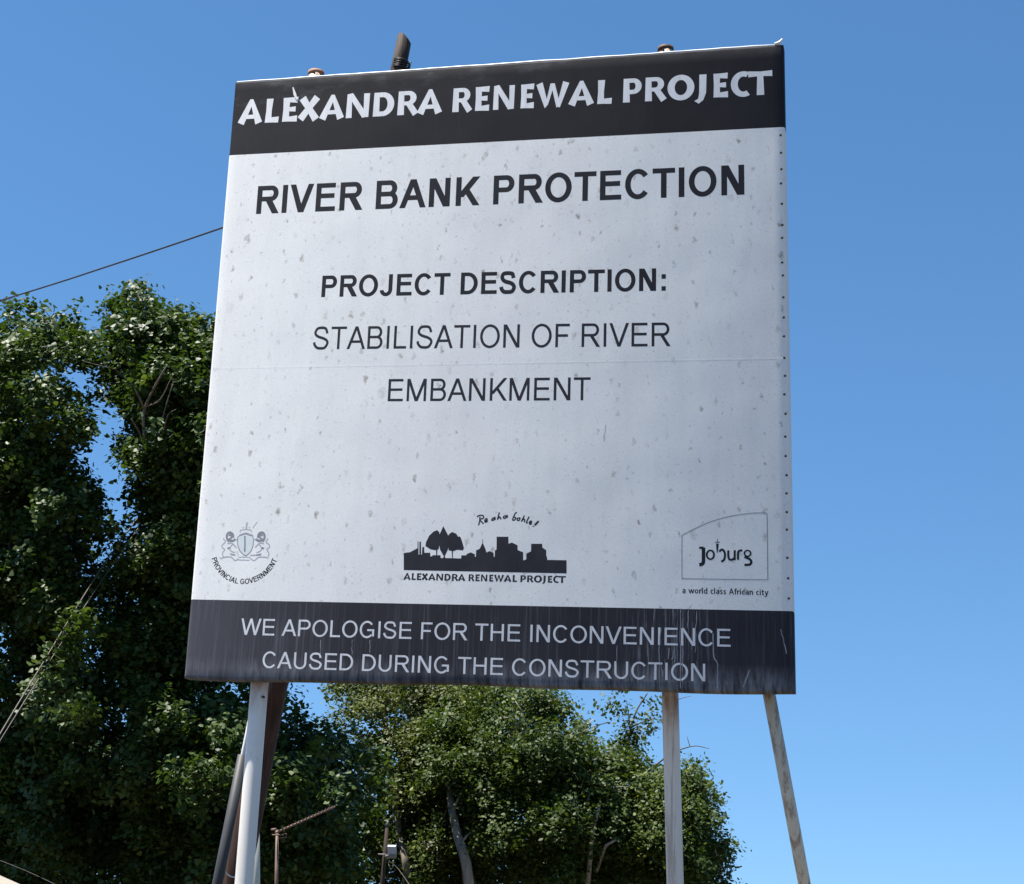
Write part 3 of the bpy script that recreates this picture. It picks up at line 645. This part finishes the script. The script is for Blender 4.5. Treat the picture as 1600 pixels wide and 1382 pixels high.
# ------------------------------------------------------------------ the leaning wooden pole behind the sign, its conduit and wires
YP = 0.95
q0, q1, q2 = at(367, 1382, YP), at(431, 1065, YP), at(633, 57, YP); kk = (0-q0.z)/(q1.z-q0.z); base = ext(q0, q1, kk)
pole = empty('utility_pole', base); tag(pole, 'brown wooden pole leaning behind the billboard with its cut top showing', 'pole')
ax = (q2-base).normalized(); L = (q2-base).length
mb = MB(); rng = random.Random(2); n = 20; npt = 30
for i in range(npt):
    t = i/(npt-1); r = .088 + (.046-.088)*t + rng.uniform(-.0012,.0012); c = base + ax*L*t
    a = Vector((1,0,0)); a = (a-ax*a.dot(ax)).normalized(); b = ax.cross(a)
    for k in range(n):
        th = 2*math.pi*k/n; rr = r*(1+.03*math.sin(3*th+1+t*2)+.015*math.sin(7*th)); p = c + a*math.cos(th)*rr + b*math.sin(th)*rr
        if i == npt-1: p -= ax*max(0.0, math.cos(th)+.1)**1.4*.040       # slanting cut at the top
        mb.v.append(tuple(p))
for i in range(npt-1):
    for k in range(n): mb.face((i*n+k, i*n+(k+1)%n, (i+1)*n+(k+1)%n, (i+1)*n+k), 0, True)
mb.v.append(tuple(q2 - ax*.006))
for k in range(n): mb.face(((npt-1)*n+k, (npt-1)*n+(k+1)%n, len(mb.v)-1))
sh_ = mb.build('pole_shaft', [m_redwood, m_wood], pole)
for pl in sh_.data.polygons: pl.material_index = 1 if pl.center.z > 5.6 else 0
mb = MB(); rng = random.Random(3); wb = at(627, 103, YP)
for i in range(5):
    pts = [wb + ax*(i-2)*.010 + (a*math.cos(th)+b*math.sin(th))*.052 + ax*.006*math.sin(th+i) for th in np.linspace(0, 2*math.pi, 25)]
    mb.tube(pts, .0045, 6)
mb.tube([wb+a*.045-b*.03, wb+a*.07-b*.03+ax*.012, wb+a*.076-b*.03+ax*.004], .0025, 5)
mb.build('wire_binding', m_cable, pole)
yc = .78; c0, c1 = at(339.5, 1382, yc), at(379.5, 1180, yc); c0b = ext(c1, c0, (c1.z)/(c1.z-c0.z))
mb = MB(); mb.tube([c0b, c0, c1], .0275, 14); mb.build('cable_conduit', m_conduit, pole)
c2 = at(390, 1128, yc); c3 = at(428, 940, .85); c4 = at(560, 420, .88)
mb = MB(); mb.tube([c1-(c1-c0)*.05, c1, c2, c3, c4], .012, 10); mb.build('riser_cable', m_metal, pole)
mb = MB(); mb.tube([Vector(p) for p in spline([at(349,1358,.80), at(354,1365,.79), at(361,1370,.80), at(368,1371,.81)], 5)], .003, 6); mb.build('loose_wire', m_metal, pole)

mb = MB(); mb.tube([Vector(p) for p in spline([at(600, 268, YP), at(345, 357, 1.9), at(170, 416, 2.7), at(0, 470, 3.6), at(-420, 596, 6.0)], 6)], .0062, 6)
tag(mb.build('overhead_wire', m_cable), 'thin black wire crossing the sky above the left trees', 'wire')
for lb, pts, r in (('upper of the two brown wires slanting up into the left trees', [(-45,1222,6.8),(60,1048,8.2),(160,886,9.98),(243,772,11.2),(300,690,12.5)], .0085), ('lower of the two brown wires slanting up into the left trees', [(-45,1231,6.8),(60,1062,8.2),(160,906,9.98),(240,792,11.2),(300,708,12.5)], .007)):
    mb = MB(); mb.tube([Vector(p) for p in spline([at(*p) for p in pts], 6)], r, 6); tag(mb.build('slanting_wire', m_guy), lb, 'wire', 'pair of wires slanting up into the left trees')
mb = MB(); mb.tube([Vector(p) for p in spline([at(-150, 1296, 8), at(0, 1345, 7.8), at(90, 1384, 7.6), at(180, 1430, 7.4)], 5)], .0028, 6)
tag(mb.build('slack_wire', m_cable), 'thin slack wire above the roof corner at lower left', 'wire')

# cream post behind the pole
Yc = 1.5; p1 = at(397, 1225, Yc); p0 = at(398, 1382, Yc); kk = (p1.z)/(p1.z-p0.z)
mb = MB(); mb.tube([ext(p1, p0, kk), p0, p1], .0305, 16); mb.tube([p1, p1+Vector((0,0,.012))], [.033,.028], 16)
tag(mb.build('fence_post', mat_painted('cream_post_paint', (.55,.54,.44), (.64,.62,.52), .5, .68)), 'cream round post half hidden behind white sign post and brown pole', 'post')

# ------------------------------------------------------------------ television antenna, floodlight pole, roof
Ya = 7.0; s_ = lambda px, Y: px*(at(800,900,Y)-CAM).length/F_PX
a0 = at(432, 1382, Ya); a1 = at(433, 1297, Ya); kk = a1.z/(a1.z-a0.z)
ant = empty('television_antenna', ext(a1, a0, kk)); tag(ant, 'rusty television antenna with toothed boom on thin mast before dark trees', 'antenna')
mb = MB(); mb.tube([ext(a1,a0,kk), a0, a1], [.022,.018,.014], 10); mb.build('mast', m_rustmetal, ant)
t1 = at(523, 1261, Ya+.55); t0 = at(430, 1302, Ya-.1)
mb = MB(); mb.tube([t0, t1], .010, 8); mb.build('boom', m_rustmetal, ant)
dr = (t1-t0).normalized(); sd_ = dr.cross(Vector((0,0,1))).normalized(); el = None; view = (t0-CAM).normalized()
for i in range(17):
    c = t0.lerp(t1, .06+.9*i/16); hl = .16-.005*i
    mb = MB(); mb.tube([c-view*hl+Vector((0,0,.012)), c+view*hl+Vector((0,0,.012))], .0075, 6); mb.build('antenna_element', m_rustmetal, ant)
mb = MB(); cl = at(433, 1305, Ya-.05); mb.tube([cl-RIGHT*.045, cl+RIGHT*.06], .007, 6); mb.tube([at(424,1297,Ya-.05), at(432,1296,Ya-.05)], .012, 6); mb.tube([cl+RIGHT*.03, cl+RIGHT*.085+Vector((0,0,.012)), cl+RIGHT*.085+Vector((0,0,-.02)), cl+RIGHT*.02+Vector((0,0,-.028))], .005, 6); mb.build('clamp', m_rustmetal, ant)

Yl = 6.5; l0 = at(597, 1382, Yl); l1 = at(605, 1292, Yl); kk = l1.z/(l1.z-l0.z)
lamp = empty('floodlight_pole', ext(l1,l0,kk)); tag(lamp, 'slim dark pole carrying one pale boxy floodlight among the trees', 'lamp post')
mb = MB(); mb.tube([ext(l1,l0,kk), l0, l1], [.03,.019,.016], 12); mb.build('pole_shaft', mat_wood('dark_pole_wood', (.02,.013,.01), (.06,.04,.03)), lamp)
mb = MB(); mb.tube([l1+Vector((0,0,-.005)), l1+Vector((0,0,.02)), l1+Vector((.01,0,.05))], [.018,.015,.006], 12); mb.build('pole_cap', m_conduit, lamp)
lc = at(612.5, 1328, Yl-.12); tilt = Vector((0,-.35,.94)).normalized(); side = Vector((1,.2,0)).normalized(); nn = side.cross(tilt).normalized()
mb = MB(); mb.obox(lc, side*.036, nn*.026, tilt*.034); hd = mb.build('lamp_head', mat_simple('dull_lamp_grey', (.30,.31,.33), (.4,.41,.43), 9, .5, .3), lamp)
mb = MB(); mb.obox(lc-tilt*.050+nn*.01, side*.034, nn*.030, tilt*.014); mb.build('lamp_housing', m_frame, hd)
mb = MB(); mb.tube([at(591,1335,Yl-.05), at(607,1336,Yl-.05)], .007, 6); mb.tube([at(601,1338,Yl-.04), at(612,1337,Yl-.1)], .009, 6); mb.build('bracket', m_frame, lamp)
mb = MB(); mb.tube(spline([at(607,1345,Yl), at(622,1358,Yl), at(646,1392,Yl-.1)], 6), .004, 5); mb.build('feed_wire', m_guy, lamp)

Yr = 4.0; e0 = at(-140, 1309, Yr); e1 = at(70, 1402, Yr)     # roof verge that runs down to the right
house = empty('small_house', Vector(((e0.x+e1.x)/2 - 1.5, Yr-2.2, 0))); tag(house, 'cream house at lower left with only the corner of its roof in view', 'house')
d = (e1-e0); rd = Vector((d.x, 0, d.z)).normalized(); dn = Vector((-rd.z, 0, rd.x))
if dn.z < 0: dn = -dn
mb = MB(); far_ = e1 + rd*.15; near_ = e1 - rd*5.2; n = 60
for i in range(n+1):
    p = near_.lerp(far_, i/n)
    for y in (0, -4.4): mb.v.append(tuple(p + Vector((0, y, 0)) + dn*.012))
for i in range(n): mb.face((2*i, 2*i+1, 2*i+3, 2*i+2), 0, True)
mb.build('roof', mat_simple('pale_sheet_roof', (.30,.27,.22), (.40,.36,.30), 3, .5, .4, stretch=(1,.3,1)), house)
mb = MB(); mc = near_.lerp(far_, .5); mb.obox(mc - dn*.07 + Vector((0,.0,0)), rd*((far_-near_).length/2), Vector((0,.012,0)), dn*.075); mb.build('verge_board', mat_simple('cream_board', (.45,.38,.28), (.56,.48,.37), 8, .6, .3), house)
mb = MB(); xr = e1.x - .35; xl = xr - 4.4; zz = lambda x: e1.z + (x-e1.x)*rd.z/rd.x - .16; ya, yb = Yr-.35, Yr-4.1
for (xa, y0), (xb, y1) in (((xr,ya),(xl,ya)), ((xl,ya),(xl,yb)), ((xl,yb),(xr,yb)), ((xr,yb),(xr,ya))): mb.poly([(xa,y0,0),(xb,y1,0),(xb,y1,zz(xb)),(xa,y0,zz(xa))])
mb.build('wall', mat_simple('cream_plaster', (.50,.44,.34), (.60,.54,.43), 5, .85, .2), house)

# ------------------------------------------------------------------ trees
COUNT = []
GAPS = [(118,590,24,24),(170,650,34,22),(160,695,26,24),(172,765,22,34),(182,800,18,26),(2,995,20,30),(26,862,15,14),(487,1078,20,26),(505,1112,16,18),(560,1130,14,14),(612,1185,15,22),(158,528,10,26),(545,1165,10,12),(690,1150,10,10),(240,1028,10,12),(372,1088,10,14)]
def leaf_template(kind):
    if kind == 'lobed':   # five-lobed leaf folded along its midrib
        half = [(0,0),(.40,.10),(.34,.38),(.30,.66),(0,1.0)]
    else:
        half = [(0,0),(.22,.18),(.33,.45),(.20,.78),(0,1.0)]
    Rv = [(x, y-.5, -.22*x - .10*(y-.4)**2) for x, y in half]; Lv = [(-x, y, z) for x, y, z in Rv]
    v = np.array(Rv + Lv[1:-1]); n = len(Rv)
    f1 = list(range(n)); f2 = [0] + [n-1] + [n+i for i in range(n-2)][::-1]
    return v, [f1, f2]

def build_leaves(name, pos, nrm, size, tint, kind, mat, parent, rng):
    tv, tf = leaf_template(kind); N = len(pos); V = len(tv)
    nrm = nrm/np.linalg.norm(nrm, axis=1, keepdims=True); r = rng.normal(size=(N,3)); r -= nrm*(r*nrm).sum(1, keepdims=True); r /= np.linalg.norm(r, axis=1, keepdims=True)
    b = np.cross(nrm, r); co = pos[:,None,:] + size[:,None,None]*(tv[None,:,0:1]*b[:,None,:] + tv[None,:,1:2]*r[:,None,:] + tv[None,:,2:3]*nrm[:,None,:])
    me = bpy.data.meshes.new(name); me.vertices.add(N*V); me.vertices.foreach_set('co', co.astype(np.float32).ravel())
    loops = np.concatenate([np.array(f) for f in tf]); ll = len(loops); me.loops.add(N*ll)
    me.loops.foreach_set('vertex_index', (loops[None,:] + (np.arange(N)*V)[:,None]).astype(np.int32).ravel())
    ls = np.array([len(f) for f in tf]); st = np.concatenate([[0], np.cumsum(ls)[:-1]]); me.polygons.add(N*len(tf))
    me.polygons.foreach_set('loop_start', (st[None,:] + (np.arange(N)*ll)[:,None]).astype(np.int32).ravel())
    me.polygons.foreach_set('loop_total', np.tile(ls, N).astype(np.int32))
    me.update(calc_edges=True); COUNT.append(N)
    at_ = me.attributes.new('tint', 'FLOAT', 'POINT'); at_.data.foreach_set('value', np.repeat(tint, V).astype(np.float32))
    me.materials.append(mat); o = bpy.data.objects.new(name, me); col.objects.link(o)
    o.parent = parent; o.matrix_parent_inverse = Matrix.Translation(-Vector(parent.location)); return o

def inside(poly, x, y):
    c = False; j = len(poly)-1
    for i in range(len(poly)):
        xi, yi = poly[i]; xj, yj = poly[j]
        if (yi > y) != (yj > y) and x < (xj-xi)*(y-yi)/(yj-yi)+xi: c = not c
        j = i
    return c
def edge_d(poly, x, y):
    best = 1e9
    for i in range(len(poly)):
        (ax, ay), (bx, by) = poly[i], poly[(i+1) % len(poly)]; dx, dy = bx-ax, by-ay; t = max(0, min(1, ((x-ax)*dx+(y-ay)*dy)/(dx*dx+dy*dy+1e-9)))
        best = min(best, math.hypot(x-ax-dx*t, y-ay-dy*t))
    return best

def tree(label, poly, Y0, depth, rpx, nclump, per, leaf, kind, mat, bark, trunk, seed, group=None, limbs=12, extra=(), push=None, dead=(), spread=1.0, tone=0.0):
    """crown grown as leaf clumps through a volume whose outline is poly (photo pixels at depth Y0); trunk: photo points"""
    rg = random.Random(seed); nr = np.random.default_rng(seed); xs = [p[0] for p in poly]; ys = [p[1] for p in poly]
    cl = []; tries = 0; dmax = max(edge_d(poly, rg.uniform(min(xs),max(xs)), rg.uniform(min(ys),max(ys))) for _ in range(200)); dmax = min(dmax, 190)
    while len(cl) < nclump and tries < nclump*200:
        tries += 1; best = None
        for _ in range(5):
            x, y = rg.uniform(min(xs),max(xs)), rg.uniform(min(ys),max(ys)); r = rpx*rg.choice((.5,.7,.9,1,1.2,1.45))
            if not inside(poly, x, y): continue
            e = edge_d(poly, x, y); r = min(r, e/.78)
            if r < rpx*.26: continue
            k = min(1, e/dmax); h = depth*math.sqrt(max(0.02, 1-(1-k)**2)); s = rg.uniform(-1,1); s = math.copysign(abs(s)**.55, s); dy = s*h
            dist = min([math.hypot(math.hypot(x-c[0], y-c[1]), (dy-c[3])*90) for c in cl] or [1e9])
            if best is None or dist > best[0]: best = (dist, x, y, r, dy)
        if best: cl.append(best[1:3] + best[3:5])
    n_main = len(cl); cl += [tuple(e) for e in extra]
    root_p = at(trunk[0][0], trunk[0][1], Y0); root_p.z = -.05
    root = empty('tree', root_p); tag(root, label, 'tree', group)
    P, Nn, S, T, C3 = [], [], [], [], []
    for x, y, r, dy in cl:
        Yc_ = Y0 + dy + (push(x, y) if push else 0); c = np.array(at(x, y, Yc_)); C3.append(Vector(c)); rm = r*(Vector(c)-CAM).length/F_PX
        ns = max(2, int(round(per/26*(r/rpx)**2))); d = nr.normal(size=(ns,3)); d /= np.linalg.norm(d, axis=1, keepdims=True); d[:,2] = np.where(d[:,2] < -.35, -d[:,2]*.7, d[:,2])
        rad = rm*nr.uniform(.15,1,ns)**.4*nr.uniform(.8,1.1,ns); sc = c + d*rad[:,None]*np.array([1.05,1.05,.95]); ctint = nr.uniform(-.14,.14) + tone
        pj = sc - np.array(CAM); zf = -(pj @ np.array(BACK)); sx_ = 800 + F_PX*(pj @ np.array(RIGHT))/zf; sy_ = 691 - F_PX*(pj @ np.array(UP))/zf
        for k in range(ns):
            if any(((sx_[k]-gx)/ga)**2 + ((sy_[k]-gy)/gb)**2 < 1 for gx, gy, ga, gb in GAPS): continue    # open gaps between the boughs
            # a spray of leaves round a twig end: they hang much the same way and catch the light together
            m = nr.integers(14, 38); g = nr.normal(size=3); g[2] = abs(g[2])*.4; tw = d[k]*.8 + g*.5; tw /= np.linalg.norm(tw); t_ = nr.uniform(-1, 1, m)
            P.append(sc[k] + tw*(t_*.16*spread)[:,None] + nr.normal(size=(m,3))*(.062*spread*(1.1-.35*t_))[:,None])
            nv = d[k]*.45 + g*.45 + np.array([0,-.08,.62]) + nr.normal(size=(m,3))*.42; Nn.append(nv); S.append(leaf*nr.uniform(.55,1.35,m)); T.append(np.clip(nr.normal(.42+ctint+nr.uniform(-.12,.12),.17,m),0,1))
    P = np.concatenate(P); Nn = np.concatenate(Nn); S = np.concatenate(S); T = np.concatenate(T)
    build_leaves('crown', P, Nn, S, T, kind, mat, root, nr)
    mb = MB(); tp = [root_p] + [at(a, b, Y0+(t[0] if t else 0)) for a, b, _, *t in trunk[1:]]; tr = [q[2] for q in trunk]
    tp2 = [Vector(p) for p in spline(tp, 4)]; tr2 = list(np.interp(np.linspace(0,1,len(tp2)), np.linspace(0,1,len(tr)), tr)); mb.tube(tp2, tr2, 12, jit=.05, rng=rg)
    for c in rg.sample(C3[:n_main], min(limbs, n_main)):
        cand = [(i, p) for i, p in enumerate(tp2) if p.z < c.z-.2 and i > len(tp2)*.6] or [(len(tp2)-1, tp2[-1])]; i, p = min(cand, key=lambda q: (q[1]-c).length); r0 = min(.026, tr2[i]*.4)
        mid = p.lerp(c, .5) + Vector((rg.uniform(-.2,.2), rg.uniform(-.2,.2), -.05*(c-p).length)); mb.tube([Vector(q) for q in spline([p, mid, c], 4)], list(np.linspace(r0, .012, 9)), 7)
        for _ in range(3):
            e = c + Vector((rg.gauss(0,.25), rg.gauss(0,.25), rg.uniform(-.1,.4))); mb.tube([mid.lerp(c,.6), c.lerp(e,.5)+Vector((0,0,.05)), e], [.012,.008,.004], 5)
    mb.build('trunk', bark, root)
    for nm, mt, paths in dead:
        for pts, r0, r1 in paths:
            mb = MB(); q = [Vector(p) for p in spline([at(a, b, c) for a, b, c in pts], 5)]; mb.tube(q, list(np.linspace(r0, r1, len(q))), 7, jit=.12, rng=rg)
            mb.build(nm, mt, root)
    return root

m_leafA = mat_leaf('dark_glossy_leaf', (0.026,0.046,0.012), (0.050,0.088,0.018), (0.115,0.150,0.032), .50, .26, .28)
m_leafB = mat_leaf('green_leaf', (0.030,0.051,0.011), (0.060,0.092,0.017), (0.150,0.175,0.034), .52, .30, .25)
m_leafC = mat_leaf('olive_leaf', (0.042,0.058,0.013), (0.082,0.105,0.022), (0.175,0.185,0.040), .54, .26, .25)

m_bark2 = mat_wood('brown_grey_bark', (0.15, 0.13, 0.105), (0.30, 0.265, 0.22), 16)
YT = 11.0
polyA = [(-120,560),(-60,480),(-10,468),(16,478),(30,500),(52,470),(68,500),(82,512),(110,482),(130,512),(150,524),(160,545),(150,590),(140,607),(150,640),(150,690),(166,714),(150,745),(160,790),(196,812),(180,900),(150,1000),(110,1080),(90,1180),(60,1300),(40,1420),(-120,1420)]
polyB = [(150,500),(166,466),(190,462),(212,436),(232,444),(248,467),(264,483),(285,486),(303,508),(330,500),(380,520),(420,640),(440,800),(440,1000),(420,1060),(330,1090),(250,1120),(150,1100),(150,1000),(170,900),(215,830),(190,794),(174,750),(170,711),(180,660),(196,648),(170,600),(158,560),(166,520)]
polyC = [(60,1060),(150,1030),(260,1060),(340,1080),(430,1060),(470,1075),(470,1120),(520,1140),(600,1160),(610,1230),(560,1300),(570,1420),(-40,1420),(-40,1180)]
polyD = [(480,1100),(500,1062),(560,1040),(680,1030),(760,1050),(800,1060),(800,1120),(770,1200),(760,1420),(560,1420),(580,1330),(570,1230),(520,1160)]
polyE = [(640,1180),(700,1080),(760,1060),(800,1068),(862,1074),(880,1096),(900,1106),(914,1134),(932,1149),(952,1177),(960,1240),(950,1330),(960,1420),(640,1420),(630,1290)]
polyF = [(900,1240),(950,1178),(962,1162),(984,1145),(1003,1145),(1000,1190),(1020,1202),(1033,1206),(1066,1187),(1082,1185),(1096,1199),(1102,1221),(1118,1240),(1120,1271),(1112,1290),(1127,1302),(1144,1292),(1146,1340),(1134,1359),(1132,1420),(900,1420)]
lowback = lambda x, y: .0035*max(0, y-820)
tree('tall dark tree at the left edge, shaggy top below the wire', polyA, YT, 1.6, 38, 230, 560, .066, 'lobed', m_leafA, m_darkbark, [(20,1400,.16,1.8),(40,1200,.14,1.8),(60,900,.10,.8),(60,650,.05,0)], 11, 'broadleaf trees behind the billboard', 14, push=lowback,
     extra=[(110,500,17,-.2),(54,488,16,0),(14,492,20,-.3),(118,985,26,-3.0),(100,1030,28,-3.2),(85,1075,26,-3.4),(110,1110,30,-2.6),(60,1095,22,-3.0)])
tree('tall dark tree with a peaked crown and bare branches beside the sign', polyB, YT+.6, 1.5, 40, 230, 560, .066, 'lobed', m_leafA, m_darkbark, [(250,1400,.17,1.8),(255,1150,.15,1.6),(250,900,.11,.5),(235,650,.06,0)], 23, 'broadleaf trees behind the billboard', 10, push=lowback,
     extra=[(219,455,17,0),(180,480,22,-.3),(172,585,22,.1),(150,590,16,.3),(182,625,20,-.1),(140,548,18,.3),(160,622,15,.4),(172,690,14,.2),(158,705,14,-.1),(172,772,15,0),(150,715,16,.2),(205,700,22,.2),(330,1180,30,-1.6),(190,1010,40,-1.5)],
     dead=[('dead_branch', m_twig, [([(226,690,10.08),(226,640,9.98),(250,590,9.78),(262,570,9.78)],.022,.008), ([(226,640,9.98),(213,612,9.78),(206,600,9.78)],.014,.006), ([(228,636,9.98),(250,625,9.78),(268,590,9.68)],.012,.005),
          ([(245,700,10.08),(255,650,9.98),(270,600,9.98)],.010,.005), ([(252,690,9.98),(262,650,9.78),(275,640,9.78)],.008,.004), ([(220,680,9.98),(205,655,9.78)],.012,.006)])])
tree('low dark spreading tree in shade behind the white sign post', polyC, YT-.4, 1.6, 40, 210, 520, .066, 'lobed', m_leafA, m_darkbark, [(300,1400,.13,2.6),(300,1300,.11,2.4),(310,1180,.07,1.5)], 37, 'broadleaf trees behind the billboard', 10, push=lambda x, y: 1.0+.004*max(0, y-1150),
     extra=[(268,1125,24,-1.4),(280,1220,30,-1.9),(330,1215,34,-2.0),(300,1262,22,-1.9),(360,1160,22,-1.6),(318,1366,18,-1.9),(455,1215,26,-1.7),(470,1240,22,-1.7),(520,1240,20,-1.6),(440,1262,24,-1.7),(540,1280,18,-1.6)])
tree('olive green tree with a thin bare trunk below the middle of the sign', polyD, 16.5, 1.9, 36, 170, 560, .056, 'oval', m_leafC, m_bark2, [(650,1500,.08,-1.9),(637,1382,.056,-1.9),(625,1310,.048,-1.8),(617,1260,.042,-1.7),(608,1190,.05,-.6),(600,1120,.03,0)], 41, 'broadleaf trees behind the billboard', 12)
tree('bright green tree with a thick grey trunk right of the floodlight', polyE, 15.2, 1.9, 36, 200, 560, .056, 'oval', m_leafB, m_bark, [(756,1600,.11),(733,1382,.072,-1.4),(716,1310,.062,-1.3),(706,1262,.052,-1.1),(701,1215,.045,-.4),(698,1150,.03,.3),(700,1090,.02,.6)], 53, 'broadleaf trees behind the billboard', 12, push=lambda x, y: 1.5 if 685 < x < 750 and y > 1240 else 0, extra=[(690,1196,18,-1.6),(724,1200,18,-1.6),(748,1262,18,-1.6),(672,1290,16,-1.5),(768,1330,20,-1.5)],
     dead=[('branch', m_bark, [([(718,1322,13.8),(728,1308,13.75),(737,1300,13.8),(752,1282,14.2)],.018,.006), ([(708,1270,14.05),(716,1248,14.0),(730,1222,14.3)],.026,.010), ([(703,1235,14.4),(692,1215,14.3),(684,1196,14.5)],.022,.009)])])
tree('rounded green tree behind the right post, twigs poking into the sky', polyF, 15.8, 1.7, 31, 190, 520, .056, 'oval', m_leafB, m_bark, [(960,1600,.17),(955,1420,.15),(985,1300,.10),(1000,1230,.06)], 67, 'broadleaf trees behind the billboard', 12,
     extra=[(948,1102,10,-.3),(962,1112,11,-.3),(982,1122,14,-.3),(1018,1098,10,-.3),(1024,1122,13,-.3),(1016,1140,12,-.3),(958,1080,9,-.2),(972,1080,8,-.2),(990,1150,18,-.2)], spread=.9,
     dead=[('bare_twig', m_twig, [([(980,1170,15.5),(985,1140,15.5),(995,1110,15.5),(1012,1083,15.5)],.022,.007), ([(985,1138,15.5),(1000,1130,15.5),(1024,1122,15.5)],.012,.005), ([(984,1132,15.5),(981,1110,15.5),(979,1095,15.5)],.009,.004), ([(1012,1206,15.4),(1032,1190,15.4),(1052,1176,15.4),(1084,1166,15.4),(1108,1170,15.4)],.016,.004), ([(1078,1167,15.4),(1073,1150,15.4)],.006,.003), ([(1060,1093,15.4),(1070,1090,15.4),(1080,1088,15.4)],.006,.003), ([(1100,1218,15.4),(1114,1226,15.4),(1119,1238,15.4)],.006,.003)]),
           ('bare_limb', m_bark, [([(918,1385,14.6),(921,1352,14.3),(924,1320,14.1),(928,1290,14.0),(936,1262,14.1),(937,1235,14.5),(930,1205,15.0)],.038,.012), ([(932,1362,14.6),(941,1335,14.2),(947,1322,14.0),(958,1315,14.0),(975,1305,14.2),(1000,1290,14.8)],.026,.010)])])
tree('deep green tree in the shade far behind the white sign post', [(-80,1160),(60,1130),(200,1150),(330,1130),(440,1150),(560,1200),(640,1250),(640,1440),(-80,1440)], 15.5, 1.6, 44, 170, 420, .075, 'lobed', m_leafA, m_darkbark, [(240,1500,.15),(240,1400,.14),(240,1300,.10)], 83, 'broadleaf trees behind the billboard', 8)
print('LEAVES', sum(COUNT))
